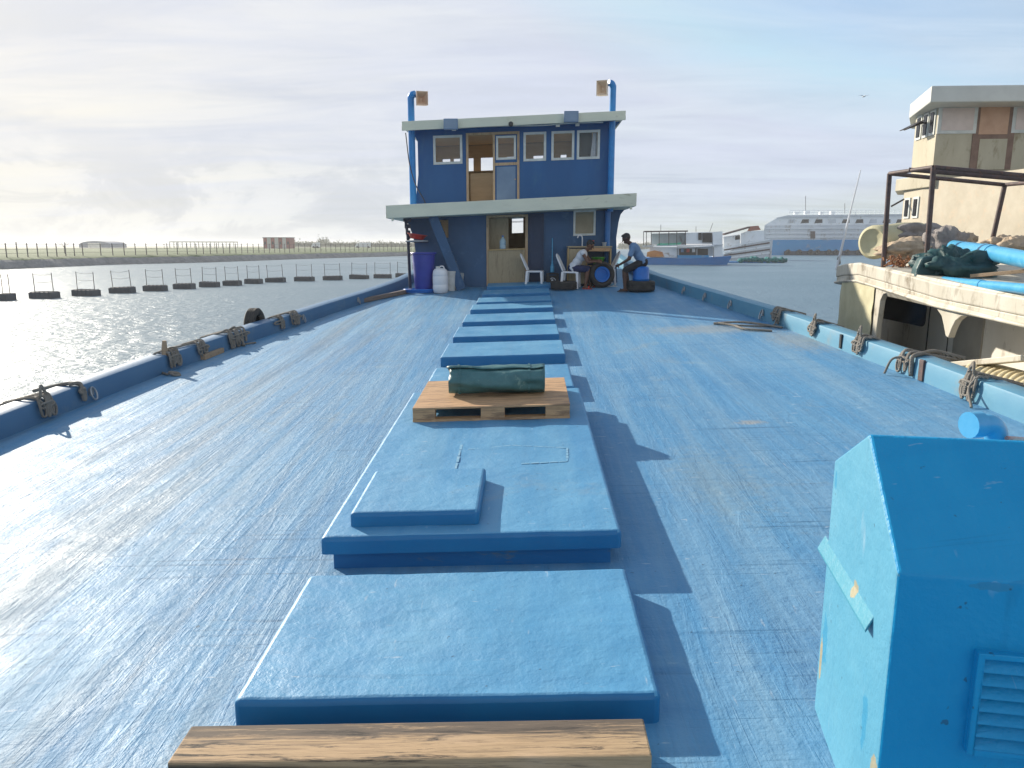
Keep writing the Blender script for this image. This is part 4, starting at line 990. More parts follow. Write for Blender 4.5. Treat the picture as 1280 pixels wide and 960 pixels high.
# violet tub
p = at_y(530, 362, 19.55); x, y = p.x, 19.6; z = gz(x, y)
tb = thing('water_barrel', (x, y, z), 'tall violet-blue open plastic barrel at the left corner of the deckhouse', 'barrel')
MB().lathe([(.22, 0), (.235, .02), (.30, .98), (.335, .99), (.34, 1.02), (.33, 1.035), (.305, 1.03), (.29, .9), (.225, .05), (.01, .045)], (x, y, z), n=32).build('tub', M['purple_pl'], tb, smooth=40)
mb = MB(); r_ = random.Random(5)
for k in range(3):
    mb.tube([(x - .1 + (.33 + .015 * k) * math.cos(t) * 1.15, y - .12 + (.26 + .02 * k) * math.sin(t), gz(x, y) + .022 + .03 * k * (k < 3)) for t in np.linspace(0, 2 * math.pi, 33)[:-1]], .018, 7, closed=True)
mb.tube(smooth_path([(x - .45, y - .15, z + .01), (x - .52, y - .2, z + .01), (x - .56, y - .1, z + .02)]), .018, 7)
tag(mb.build('hose_coil', M['drum_blue'], smooth=60), 'blue hose coiled on the deck round the foot of the violet barrel', 'hose')
# red basins on the bracket
q = at_y(521, 297, 19.85)
rb = thing('basin', (q.x, 19.85, q.z - .06), 'red plastic basin hooked at the left corner of the deckhouse above the barrel', 'basin')
MB().lathe([(.16, 0), (.24, .11), (.265, .115), (.265, .13), (.235, .125), (.15, .02), (.01, .02)], (q.x, 19.85, q.z - .04), Matrix.Rotation(R(8), 3, 'Y'), 24).build('bowl', M['red'], rb, smooth=40)
MB().tube([(q.x + .28 * math.cos(t), 19.85 + .24 * math.sin(t), q.z - .09) for t in np.linspace(0, 2 * math.pi, 25)[:-1]], .022, 6, closed=True).build('hoop', M['grey_pl'], rb)
MB().bar((q.x - .3, 19.85, q.z - .11), (q.x + .25, 20.2, q.z - .11), .04, .03).build('hook_bar', M['steel'], rb)
# jerrycan and buckets
p = at_y(550.5, 366, 19.3); x, y = p.x, 19.35; z = gz(x, y)
jc = thing('jerrycan', (x, y, z), 'white plastic jerrycan drum right of the violet barrel', 'jerrycan')
MB().lathe([(.15, 0), (.185, .03), (.2, .12), (.2, .2), (.192, .22), (.2, .24), (.2, .42), (.192, .44), (.2, .46), (.185, .57), (.14, .62), (.07, .635)], (x, y, z), n=28).build('body', M['white_pl'], jc, smooth=40)
MB().lathe([(.05, .0), (.055, .0), (.055, .05), (.04, .055)], (x - .06, y, z + .63), n=16).build('cap', M['dirty_white_pl'], jc)
MB().tube(smooth_path([(x - .02, y, z + .62), (x, y, z + .68), (x + .08, y, z + .68), (x + .11, y, z + .6)]), .015, 6).build('handle', M['white_pl'], jc)
for px, yy, h, r, m_, lab in ((563, 19.75, .50, .145, 'dirty_white_pl', 'dirty white bucket with lid just right of the jerrycan'), (574, 19.95, .42, .125, 'grey_pl', 'grey bucket standing at the foot of the blue ladder')):
    p = at_y(px, 360, yy); x, y = p.x, yy; z = gz(x, y); bt = thing('bucket', (x, y, z), lab, 'bucket')
    MB().lathe([(r * .82, 0), (r * .84, .01), (r, h), (r * 1.05, h), (r * 1.05, h - .04), (r * .99, h - .045)], (x, y, z), n=24).build('pail', M[m_], bt, smooth=40)
    MB().lathe([(.01, h + .012), (r * .9, h + .012), (r * 1.06, h + .004), (r * 1.06, h - .02)], (x, y, z), n=24).build('lid', M[m_], bt, smooth=40)
    MB().tube([(x + r * 1.04 * math.cos(t), y - .02 - r * .25 * abs(math.sin(t)), z + h - .03 - r * .8 * abs(math.sin(t))) for t in np.linspace(math.pi, 0, 13)], .005, 5).build('bail', M['galv'], bt)
# water bottle on the counter
q = at_y(628.5, 313, 20.22); zc_ = 3.205 + heel(q.x)
wb = thing('water_bottle', (q.x, 20.24, zc_), 'clear blue large water bottle standing on the half door counter', 'bottle')
MB().lathe([(.075, 0), (.085, .01), (.085, .1), (.078, .11), (.085, .12), (.085, .2), (.06, .26), (.026, .29), (.026, .32)], (q.x, 20.24, zc_), n=20).build('bottle', M['bottle'], wb, smooth=40)
MB().lathe([(.03, .32), (.03, .35), (.01, .352)], (q.x, 20.24, zc_), n=14).build('cap', M['drum_blue'], wb)

# plastic chair (faces +x), origin on the deck under the seat centre
def make_chair(label, matl):
    c = thing('plastic_chair', (0, 0, 0), label, 'chair', 'plastic chairs by the deckhouse')
    sz = .43
    mb = MB(); mb.grid(8, 8, lambda u, v: (-.2 + .43 * u, (-.2 + .4 * v) * (1 + .06 * u), sz - .012 * math.sin(u * math.pi) * math.sin(v * math.pi) - (.03 * max(0, u - .85) / .15)))
    ob = mb.build('seat', matl, c, smooth=180); md = ob.modifiers.new('t', 'SOLIDIFY'); md.thickness = .018; md.offset = 0
    mb = MB()
    for sy in (-1, 1): mb.tube([(.2, sy * .205, sz - .02), (-.19, sy * .19, sz - .02)], .018, 6)
    mb.build('seat_rim', matl, c)
    for sx, sy in ((1, 1), (1, -1), (-1, 1), (-1, -1)):
        mb = MB(); a = Vector((sx * .185, sy * .19, sz)); b = Vector((sx * .215 - .01, sy * .225, 0))
        for k in range(5):
            p = a.lerp(b, k / 4.0)
        mb.hexa([b + Vector(q) for q in ((-.022, -.022, 0), (.022, -.022, 0), (.022, .022, 0), (-.022, .022, 0))] + [a + Vector(q) for q in ((-.035, -.03, 0), (.035, -.03, 0), (.035, .03, 0), (-.035, .03, 0))])
        mb.build('leg', matl, c, bevel=.006)
    back = lambda u, v: Vector((-.185 - .17 * v - .03 * math.sin(math.pi * (u)) * (1 - .3 * v), (-.19 + .38 * u) * (1 - .22 * v * v), sz + .02 + .42 * v - .05 * v * (2 * u - 1) ** 2))
    mb = MB()
    rim = [back(0, k / 8) for k in range(9)] + [back(k / 8, 1) for k in range(1, 8)] + [back(1, 1 - k / 8) for k in range(9)]
    mb.tube(smooth_path(rim, 2), .019, 7)
    for k in range(5):
        u0 = .12 + .76 * k / 5 + .03; u1 = u0 + .105
        for j in range(6):
            v0, v1 = .02 + .93 * j / 6, .02 + .93 * (j + 1) / 6
            pts = [back(u0, v0), back(u1, v0), back(u1, v1), back(u0, v1)]; th_ = Vector((.009, 0, .003))
            mb.hexa([p - th_ for p in pts] + [p + th_ for p in pts])
    mb.build('backrest', matl, c, smooth=50)
    return c
def put(o, x, y, rz, dz=0.0): o.location = (x, y, gz(x, y) + dz); o.rotation_euler = (0, 0, rz); return o
ch = make_chair('empty white plastic chair beside the half door, facing right', M['white_pl'])
p1 = at_y(715.5, 355, 19.45)
c2 = copy_tree(ch); c3 = copy_tree(ch)
p = at_y(668.5, 357, 19.9); put(ch, p.x, 19.9, R(-6))
put(c2, p1.x - .04, 19.45, R(-12)); c2['label'] = 'white plastic chair the person in the white top sits on'
p = at_y(756, 350, 20.0); put(c3, p.x, 19.92, R(186)); c3['label'] = 'white plastic chair mostly hidden behind the upright tyre'

# crate
p = at_y(690.5, 352, 20.05); x, y = p.x, 20.02; z = gz(x, y)
cr = thing('bottle_crate', (x, y, z), 'black plastic crate with a white mark against the blue wall', 'crate')
mb = MB(); mb.wall(-.16, .16, 0, .34, [(-.1, .1, .27, .315)], lambda a, b, t: (x + a, y - .15 + t, z + b), .015)
mb.wall(-.16, .16, 0, .34, [(-.1, .1, .27, .315)], lambda a, b, t: (x + a, y + .15 - t, z + b), .015)
for sx in (-.152, .152): mb.box((x + sx, y, z + .17), (.015, .27, .34))
mb.box((x, y, z + .01), (.30, .27, .02)); 
for zz in (.12, .24): mb.box((x, y - .153, z + zz), (.325, .01, .018))
mb.build('shell', M['black'], cr)
mb = MB()
mb.tube(smooth_path([(x - .06, y - .159, z + .19), (x - .02, y - .159, z + .22), (x + .04, y - .159, z + .21), (x + .08, y - .159, z + .16)]), .009, 5)
mb.box((x + .02, y - .157, z + .09), (.13, .006, .025)); mb.box((x - .01, y - .157, z + .165), (.05, .006, .03)); mb.build('white_mark', M['white_pl'], cr)
# broom
p = at_y(690.5, 300, 20.2)
br = thing('broom', (p.x, 20.2, gz(p.x, 20.2) + .35), 'light blue broom standing handle-up behind the black crate', 'broom')
b0 = Vector((p.x, 20.1, gz(p.x, 20.1) + .36))
MB().tube([b0 + Vector((0, 0, .2)), Vector((p.x, 20.27, p.z + .05))], .014, 8).build('handle', M['pvc'], br)
MB().lathe([(.055, 0), (.05, .14), (.02, .24), (.018, .3)], b0, n=12).build('head', M['pvc'], br, smooth=50)

# tyres
def tyre(mbx, c, R_, w_, rot, tread=True):
    prof = []
    ri = R_ * .62
    for a, b in ((ri, -.30), (ri + .02, -.42), (R_ * .8, -.5), (R_ * .93, -.47), (R_, -.36), (R_, -.12), (R_ * .985, -.10), (R_ * .985, -.06), (R_, -.04), (R_, .04), (R_ * .985, .06), (R_ * .985, .10), (R_, .12), (R_, .36), (R_ * .93, .47), (R_ * .8, .5), (ri + .02, .42), (ri, .30), (ri + .05 * R_, .2), (R_ * .9, .1), (R_ * .9, -.1), (ri + .05 * R_, -.2)):
        prof.append((a, b * w_))
    mbx.lathe(prof, c, rot, 40, closed=True)
    for k in range(40):
        a = 2 * math.pi * k / 40
        q = rot @ Vector((R_ * math.cos(a), R_ * math.sin(a), 0)) if rot is not None else Vector((R_ * math.cos(a), R_ * math.sin(a), 0))
    return mbx
I3 = Matrix.Identity(3)
p = at_y(705, 360, 19.15); x, y = p.x, 19.25
tag(tyre(MB(), (x, y, gz(x, y) + .115), .34, .21, I3).build('tyre', M['rubber'], smooth=40), 'black tyre lying flat between the black crate and the chairs', 'tyre', 'old tyres on deck')
p = at_y(802, 366, 18.3); dx_, dy_ = p.x, 18.5; dz0 = gz(dx_, dy_)
tag(tyre(MB(), (dx_, dy_, dz0 + .135), .35, .25, I3).build('tyre', M['rubber'], smooth=40), 'black tyre lying flat under the blue drum the man sits on', 'tyre', 'old tyres on deck')
dm = thing('plastic_drum', (dx_, dy_, dz0), 'bright blue plastic drum set in a tyre as a seat', 'drum')
MB().lathe([(.17, .01), (.195, .03), (.2, .1), (.2, .28), (.208, .29), (.208, .31), (.2, .32), (.2, .52), (.19, .58), (.15, .605), (.14, .60), (.01, .60)], (dx_, dy_, dz0), n=28).build('body', M['drum_blue'], dm, smooth=40)
MB().lathe([(.04, 0), (.04, .02), (.01, .022)], (dx_ + .07, dy_, dz0 + .6), n=12).build('bung', M['drum_blue'], dm)
p = at_y(752, 346, 19.4); tx, ty = p.x, 19.45; tz = gz(tx, ty); RT = .33
rotv = Matrix.Rotation(R(90 - 6), 3, 'X') @ I3
rotv = Matrix.Rotation(R(10), 3, 'Z') @ Matrix.Rotation(R(84), 3, 'X')
tag(tyre(MB(), (tx, ty, tz + RT), RT, .22, rotv).build('tyre', M['rubber'], smooth=40), 'black tyre standing upright on its tread beside the man in the white top', 'tyre', 'old tyres on deck')
wh = thing('drum_lid', (tx, ty, tz + RT - .21), 'blue round drum lid filling the middle of the upright tyre', 'lid')
MB().lathe([(.01, .05), (.06, .055), (.14, .05), (.15, .08), (.2, .085), (.203, .05), (.203, -.06), (.01, -.06)], (tx, ty, tz + RT), rotv, 28).build('disc', M['drum_blue'], wh, smooth=40)

# wash counter
a = at_y(709, 312, 20.0); b = at_y(764, 308, 20.0); cx0, cx1 = a.x, b.x; y0, y1 = 19.78, 20.22
zz = gz((cx0 + cx1) / 2, 20.0); H_ = 1.0
wc = thing('wash_counter', ((cx0 + cx1) / 2, 20, zz), 'small wooden wash counter with open front against the deckhouse wall', 'counter')
mb = MB(); mb.box(((cx0 + cx1) / 2, 20.0, zz + H_), (cx1 - cx0, .46, .04)); mb.build('counter_top', M['ply_grey'], wc, bevel=.004)
for px_ in (cx0 + .02, cx0 + .5, cx1 - .03): mb = MB(); mb.box((px_, 20.0, zz + H_ / 2 - .012), (.035, .42, H_ - .05)); mb.build('side_panel', M['ply'], wc)
mb = MB(); mb.box(((cx0 + cx1) / 2 + .22, 19.79, zz + H_ - .07), ((cx1 - cx0) - .55, .03, .09)); mb.build('front_rail', M['pallet'], wc); mb = MB(); mb.box(((cx0 + cx1) / 2 + .22, 19.79, zz + .35), ((cx1 - cx0) - .55, .03, .07)); mb.build('front_rail', M['pallet'], wc)
mb = MB(); mb.box(((cx0 + cx1) / 2 + .22, 20.0, zz + .5), ((cx1 - cx0) - .56, .4, .03)); mb.build('shelf', M['ply'], wc)
mb = MB(); mb.box((cx0 + .26, 19.785, zz + .5), (.43, .025, .9)); mb.build('front_panel', M['ply_grey'], wc)
tp = at_y(725.5, 300, 20.1)
mb = MB(); bb = Vector((tp.x + .05, 20.1, zz + H_ + .02)); mb.tube(smooth_path([bb, bb + Vector((0, 0, .2)), bb + Vector((-.03, 0, .27)), bb + Vector((-.1, -.02, .27)), bb + Vector((-.13, -.03, .21))]), .017, 8); mb.build('tap', M['white_pl'], wc, smooth=60)
g = thing('plastic_tub', ((cx0 + cx1) / 2 + .24, 19.95, zz + .517), 'green plastic tub on the shelf of the wash counter', 'tub')
MB().lathe([(.12, 0), (.17, .2), (.185, .2), (.185, .22), (.16, .21), (.11, .02), (.01, .02)], ((cx0 + cx1) / 2 + .24, 19.95, zz + .517), n=24).build('bowl', M['green'], g, smooth=40)
for k, (dx, r, h, mt, lab) in enumerate([(-.02, .05, .14, 'red', 'small red pot at the left on the wash counter'), (.3, .06, .09, 'grey_pl', 'small grey bowl on the wash counter by the wall pipe')]):
    q = ((cx0 + cx1) / 2 + dx + .1, 20.05, zz + H_ + .021)
    tag(MB().lathe([(r * .8, 0), (r, h), (r * 1.08, h), (r * 1.08, h + .01), (r * .92, h), (r * .75, .01), (.005, .01)], q, n=18).build('kitchen_pot', M[mt], smooth=40), lab, 'pot')
# sandals on the deck
for px, yy, lab in ((765, 19.5, 'pair-less pale sandal on the deck right of the upright tyre'),):
    p = at_y(px, 358, yy); mb = MB(); z = gz(p.x, yy)
    mb.prism([(-.12, -.035), (-.05, -.045), (.06, -.04), (.13, -.03), (.14, 0), (.12, .035), (.03, .04), (-.1, .035)], .02, lambda a, b, t: (p.x + a, yy + b, z + .002 + t))
    mb.tube(smooth_path([(p.x + .02, yy - .04, z + .02), (p.x + .05, yy - .02, z + .05), (p.x + .07, yy, z + .03), (p.x + .05, yy + .02, z + .05), (p.x + .02, yy + .04, z + .02)]), .008, 6)
    tag(mb.build('sandal', M['dirty_white_pl']), 'pale sandal lying on the deck right of the upright tyre', 'sandal')

# ---- people
def hand(mb, wr, dirv, side, curl=.6, s_=1.0):
    d = Vector(dirv).normalized(); sdv = Vector(side).normalized(); sdv = (sdv - d * sdv.dot(d)).normalized(); nrm = d.cross(sdv)
    palm = Vector(wr) + d * .05 * s_
    rot = Matrix((d, sdv, nrm)).transposed()
    mb.ell(palm, (.052 * s_, .040 * s_, .018 * s_), 12, rot)
    for k, L in enumerate((.068, .078, .072, .056)):
        b = palm + d * .038 * s_ + sdv * (-.03 + .02 * k) * s_
        m1 = b + (d * math.cos(curl * .5) + nrm * math.sin(curl * .5)) * L * .5 * s_; e = m1 + (d * math.cos(curl * 1.3) + nrm * math.sin(curl * 1.3)) * L * .5 * s_
        mb.capsule(b, m1, .0095, .0085, 8); mb.capsule(m1, e, .0085, .0075, 8)
    b = palm - d * .02 * s_ - sdv * .032 * s_; m1 = b + (d * .6 - sdv * .7 + nrm * .35).normalized() * .036 * s_; e = m1 + (d * .9 - sdv * .15 + nrm * .35).normalized() * .03 * s_
    mb.capsule(b, m1, .012, .0105, 8); mb.capsule(m1, e, .0105, .009, 8)
def person(label, J, skin, shirt, shorts, sleeve, loc, rz, foot_dir=(1, 0, 0), shoe=None):
    """J: dict of joints in local metres, facing +x, z up from the deck"""
    root = thing('person', loc, label, 'person', None, rz)
    V = {k: Vector(v) for k, v in J.items()}
    M4 = Matrix.Translation(Vector(loc)) @ Matrix.Rotation(rz, 4, 'Z')
    xf = lambda p: (M4 @ Vector(p))
    b = MB(); up = (V['neck'] - V['pelvis']).normalized(); fwd = Vector((up.z, 0, -up.x)).normalized()
    side = Vector((0, 1, 0))
    trot = Matrix((fwd, side, up)).transposed()
    mid = V['pelvis'].lerp(V['neck'], .33)
    def torso(m, g=0.0):
        m.ell(V['pelvis'] + up * .03, (.115 + g, .165 + g, .13 + g), 18, trot)
        m.ell(V['pelvis'].lerp(V['neck'], .35), (.105 + g, .145 + g, .15 + g), 18, trot)
        m.ell(V['pelvis'].lerp(V['neck'], .68) + fwd * .0, (.115 + g, .17 + g, .17 + g), 18, trot)
        for s_ in ('L', 'R'): m.capsule(V['neck'] - up * .05, V['sh' + s_], .06 + g, .055 + g)
    torso(b)
    b.capsule(V['neck'] - up * .04, V['head'] - Vector((.02, 0, .06)), .056, .05)
    hf = Vector(J['look']).normalized(); hs = side; hu = hf.cross(hs).normalized() * -1
    if hu.z < 0: hu = -hu
    hrot = Matrix((hf, hs, hu)).transposed(); H = V['head']
    b.ell(H + hu * .02 - hf * .008, (.098, .076, .105), 18, hrot); b.ell(H + hf * .025 - hu * .055, (.062, .056, .062), 14, hrot)
    b.capsule(H + hf * .088 + hu * .012, H + hf * .112 - hu * .025, .010, .015, 8)            # nose
    b.ell(H + hf * .086 - hu * .06, (.012, .026, .008), 8, hrot); b.ell(H + hf * .084 - hu * .075, (.012, .022, .008), 8, hrot)   # lips
    b.ell(H + hf * .08 + hu * .034, (.016, .055, .012), 10, hrot)                              # brow
    for s_ in (-1, 1): b.ell(H + hs * s_ * .078 - hf * .01, (.022, .010, .033), 10, hrot)
    for s_ in ('L', 'R'):
        b.capsule(V['sh' + s_], V['el' + s_], .05, .039); b.capsule(V['el' + s_], V['wr' + s_], .039, .026)
        hd = (V['hd' + s_] - V['wr' + s_]); hand(b, V['wr' + s_], hd, Vector((0, 0, 1)) * (1 if s_ == 'L' else -1) + Vector((.2, 0, 0)))
        b.capsule(V['hip' + s_], V['kn' + s_], .085, .058); b.capsule(V['kn' + s_], V['kn' + s_].lerp(V['an' + s_], .35), .056, .056); b.capsule(V['kn' + s_].lerp(V['an' + s_], .3), V['an' + s_], .055, .036)
        an = V['an' + s_]; fd = Vector(foot_dir); fd = (fd + Vector((0, .2 if s_ == 'L' else -.2, 0))).normalized()
        hl = Vector((an.x, an.y, .035)) - fd * .04; to = Vector((an.x, an.y, .024)) + fd * .155
        b.capsule(an, hl, .036, .034); b.capsule(hl, to - fd * .05, .034, .030); b.capsule(an.lerp(hl, .4), to - fd * .04, .032, .024)
        sd2 = Vector((-fd.y, fd.x, 0))
        for k in range(5): b.capsule(to - fd * .05 + sd2 * (-.03 + .015 * k), to + sd2 * (-.034 + .017 * k) - fd * (.004 * abs(k - 1)) + Vector((0, 0, -.008)), .013, .010, 7)
    body = b.build('body', skin, root, xf=xf, remesh=.0075)
    e = MB()
    for s_ in (-1, 1): e.ell(H + hf * .083 + hs * s_ * .032 + hu * .016, (.010, .014, .009), 8, hrot)
    e.build('eyes', M['black'], root, xf=xf)
    h = MB(); h.ell(H + hu * .038 - hf * .022, (.100, .083, .098), 20, hrot, rough=.05, seed=2, freq=5); h.ell(H + hu * .1 + hf * .025, (.066, .066, .03), 14, hrot, rough=.1, seed=5, freq=5); h.build('hair', M['hair'], root, xf=xf, remesh=.008)
    s = MB(); torso(s, .016)
    if sleeve:
        for s_ in ('L', 'R'): s.capsule(V['sh' + s_], V['sh' + s_].lerp(V['el' + s_], .62), .068, .066)
    hem = V['pelvis'] - up * .02
    s.ell(hem + fwd * .01, (.14, .19, .10), 18, trot)
    s.build('shirt', shirt, root, xf=xf, remesh=.010)
    t = MB(); t.ell(V['pelvis'] - up * .02, (.135, .18, .13), 18, trot)
    for s_ in ('L', 'R'): t.capsule(V['hip' + s_], V['hip' + s_].lerp(V['kn' + s_], .93), .102, .082)
    t.build('shorts', shorts, root, xf=xf, remesh=.010)
    if shoe:
        f = MB()
        for s_ in ('L', 'R'):
            an = V['an' + s_]; fd = (Vector(foot_dir) + Vector((0, .2 if s_ == 'L' else -.2, 0))).normalized(); sd2 = Vector((-fd.y, fd.x, 0)); c = Vector((an.x, an.y, 0)) + fd * .06
            f.prism([(-.13, -.035), (0, -.045), (.10, -.045), (.13, 0), (.10, .045), (0, .045), (-.13, .035)], .016, lambda a_, b_, t_: c + fd * a_ + sd2 * b_ + Vector((0, 0, -.004 + t_)))
            f.tube(smooth_path([c + fd * .03 + sd2 * .05 + Vector((0, 0, .01)), c + fd * .04 + sd2 * .02 + Vector((0, 0, .062)), c + fd * .04 - sd2 * .02 + Vector((0, 0, .062)), c + fd * .03 - sd2 * .05 + Vector((0, 0, .01))]), .014, 6)
        f.build('sandals', shoe, root, xf=xf)
    return root
px_ = at_y(806, 338, 18.5)
person('man in a grey-blue T-shirt sitting hunched on the blue drum', dict(pelvis=(.0, 0, .72), neck=(.27, 0, 1.15), head=(.40, 0, 1.27), look=(.86, 0, -.42), hipL=(.02, .09, .70), hipR=(.02, -.09, .70),
       knL=(.42, .17, .50), knR=(.40, -.15, .50), anL=(.40, .2, .075), anR=(.30, -.17, .075), shL=(.22, .185, 1.07), shR=(.22, -.185, 1.07), elL=(.33, .25, .78), elR=(.31, -.25, .78),
       wrL=(.55, .11, .64), wrR=(.55, -.09, .64), hdL=(.64, .04, .60), hdR=(.64, -.02, .60)), M['skin_dark'], M['shirt_b'], M['short_k'], True, (dx_ + .02, dy_, dz0), R(172), shoe=M['black'])
cxp, cyp = p1.x - .02, 19.43
person('person in a white sleeveless top and navy shorts leaning forward from a chair', dict(pelvis=(.03, 0, .53), neck=(.34, 0, .97), head=(.46, 0, 1.10), look=(.84, -.05, -.5), hipL=(.04, .085, .52), hipR=(.04, -.085, .52),
       knL=(.44, .14, .50), knR=(.42, -.13, .49), anL=(.47, .16, .075), anR=(.37, -.16, .075), shL=(.29, .17, .90), shR=(.29, -.17, .90), elL=(.44, .25, .70), elR=(.43, -.24, .68),
       wrL=(.66, .10, .72), wrR=(.65, -.10, .69), hdL=(.74, .05, .71), hdR=(.73, -.06, .68)), M['skin'], M['shirt_w'], M['short_b'], False, (cxp, cyp, gz(cxp, cyp)), R(-10), shoe=M['red'])

# ================================================================== ROPES ON THE BULWARKS
rr_ = random.Random(11)
def rope_bundle(y, side, loops=4, tail=None, spread=.1, drop=.19, r=.0145, over=.3, standing=0, seed=0):
    rd = random.Random(seed); mb = MB(); inw = -side
    for k in range(loops):
        dy = rd.uniform(-spread, spread); w_ = rd.uniform(.02, .07)
        P = lambda dx, dz, e: bul(y + dy + e, side, dx, dz)
        d_ = drop * rd.uniform(.7, 1.1)
        pts = [P(over * rd.uniform(.8, 1.1), BH - .06, rd.uniform(-.05, .05)), P(BW * .6, BH + .025, -.02), P(.02, BH + .022 + .01 * k, 0), P(-.03, BH - .03, .01), P(-.035, BH - d_ * .6, w_), P(-.04, BH - d_, w_ * .6), P(-.04, BH - d_ * .9, -w_ * .4), P(-.045, BH - .05, -w_), P(-.01, BH + .035, -w_ * .6), P(.08, BH + .03, rd.uniform(-.1, .1))]
        mb.tube(smooth_path(pts), r, 7)
    mb.tube(smooth_path([bul(y + (spread + .02) * math.cos(t), side, -.045 + .012 * math.sin(3 * t), BH - .06 + .03 * math.sin(t)) for t in np.linspace(0, 6.0, 9)]), r, 7)
    for k in range(standing):
        c = bul(y, side, -.01, BH + .02); u = rd.uniform(.08, .14)
        mb.tube(smooth_path([c + Vector((0, -.06, 0)), c + Vector((inw * .02, -.07, u * .7)), c + Vector((0, -.02, u + .03)), c + Vector((0, .04, u * .6)), c + Vector((0, .07, 0))]), r, 7)
    if tail: mb.tube(smooth_path(tail, 6), r, 7)
    return mb
def D(x, y, z=.018): return Vector((x, y, deck(x, y) + z))
ry_ = lambda px, py: on_deck(px, py, .2).y
GR = 'mooring ropes tied on the bulwarks'
yA = ry_(985, 392)
t0 = bul(yA, 1, -.03, .12)
mb = rope_bundle(yA, 1, 5, [t0, bul(yA - .1, 1, -.1, .02), on_deck(955, 409) + Vector((0, 0, .02)), on_deck(925, 408) + Vector((0, 0, .02)), on_deck(892, 406) + Vector((0, 0, .025))], .16, .2, seed=1, over=.5)
mb.tube(smooth_path([on_deck(898, 407) + Vector((0, 0, .05)), on_deck(918, 410) + Vector((0, 0, .04)), on_deck(932, 413.5) + Vector((0, 0, .03)), on_deck(965, 415) + Vector((0, 0, .02))]), .02, 7)
mb.tube(smooth_path([on_deck(892, 405.5) + Vector((0, 0, .02)), on_deck(930, 407) + Vector((0, 0, .06)), on_deck(978, 411) + Vector((0, 0, .02))]), .02, 7)
tag(mb.build('mooring_rope', M['rope'], smooth=60), 'grey mooring rope on the right bulwark, its long tail spread over the deck', 'rope', GR)
for px, py, lab, kw in ((1030, 408, 'grey mooring rope knotted on the right bulwark next to the dark slot', dict(loops=5, seed=2, standing=1, over=.42)),
                        (1080, 428, 'grey mooring rope loop on the right bulwark below the yellowed canvas', dict(loops=5, seed=3, over=.36, standing=1)),
                        ):
    yy = ry_(px, py); tag(rope_bundle(yy, 1, **kw).build('mooring_rope', M['rope'], smooth=60), lab, 'rope', GR)
yy = ry_(1143, 448)
e = on_deck(1105, 469)
mb = rope_bundle(yy, 1, 4, [bul(yy, 1, -.03, BH - .03), (bul(yy, 1, -.1, BH - .1) + e) / 2 + Vector((0, 0, .12)), e + Vector((0, 0, .02))], .1, .22, seed=4, over=.55)
mb.tube(smooth_path([bul(yy - .16, 1, -.02, .02), bul(yy - .17, 1, -.03, BH * .6), bul(yy - .17, 1, -.02, BH + .01), bul(yy - .1, 1, .12, BH + .03), bul(yy + .1, 1, .4, BH + .02), bul(yy + .0, 1, .7, BH - .05)]), .026, 7)
tag(mb.build('mooring_rope', M['rope'], smooth=60), 'grey mooring rope on the right bulwark with a stiff end sticking left', 'rope', GR)
yy = ry_(1222, 478)
e = on_deck(1214, 511)
mb = rope_bundle(yy, 1, 5, [bul(yy - .12, 1, -.03, BH + .03), bul(yy - .1, 1, -.08, BH * .6), e + Vector((0, 0, .015))], .1, .22, seed=6, over=.5, standing=2)
tag(mb.build('mooring_rope', M['rope'], smooth=60), 'grey mooring rope on the right bulwark behind the blue vent box', 'rope', GR)
LG = [(42, 505, 'grey mooring rope with standing loop, nearest the left photo edge', dict(loops=4, seed=21, standing=2, over=.5, spread=.1), None),
      (92, 488, 'single strap-like rope over the left bulwark beside the mooring eye', dict(loops=1, seed=22, over=.5, spread=.02, drop=.24, r=.022), None),
      (204, 446, 'grey mooring rope tied to a wooden peg on the left bulwark', dict(loops=5, seed=23, over=.3, spread=.12), 'peg'),
      (238, 434, 'grey mooring rope on the left bulwark beside the timber offcut', dict(loops=4, seed=24, over=.4, spread=.12), 'line'),
      (280, 419, 'thick bunch of mooring rope over the left bulwark with a tail on deck', dict(loops=8, seed=25, over=.55, spread=.3, drop=.22), 'tail'),
      (327, 403, 'grey mooring rope on the left bulwark by the fender tyre', dict(loops=4, seed=26, over=.3, spread=.16), None),
      (360, 396, 'grey mooring rope on the left bulwark, farthest from us', dict(loops=4, seed=27, over=.55, spread=.16), None)]
for px, py, lab, kw, ex in LG:
    yy = ry_(px, py); tail = None
    if ex == 'tail': tail = [bul(yy, -1, -.04, BH - .1), bul(yy - .05, -1, -.14, .03), on_deck(303, 432) + Vector((0, 0, .02)), on_deck(320, 429.5) + Vector((0, 0, .02))]
    if ex == 'line':
        y2 = ry_(204, 446); tail = [bul(yy, -1, .06, BH + .03), bul((yy + y2) / 2, -1, .14, BH + .02), bul(y2 + .1, -1, .2, BH + .02)]
    mb = rope_bundle(yy, -1, tail=tail, **kw)
    o = mb.build('mooring_rope', M['rope'], smooth=60); tag(o, lab, 'rope', GR)
    if ex == 'peg':
        c = bul(yy - .1, -1, .05, BH); pg = MB(); pg.tube([c - Vector((0, 0, .12)), c + Vector((0, 0, .06)), c + Vector((.01, 0, .2))], [.045, .045, .03], 8); pg.build('mooring_peg', M['offcut'], boat)
p = on_deck(215, 470); mb = MB(); mb.tube(smooth_path([p + Vector((-.35, .3, .02)), p + Vector((-.1, .05, .02)), p + Vector((0, 0, .04)), p + Vector((.08, .04, .03)), p + Vector((.03, .1, .03)), p + Vector((-.05, .03, .05)), p + Vector((.06, -.05, .02)), p + Vector((.14, -.02, .02))]), .017, 7)
tag(mb.build('rope_end', M['rope'], smooth=60), 'short knotted rope end lying on deck below the wooden peg', 'rope')
p = on_deck(262, 448); q = on_deck(276, 441); d = (q - p)
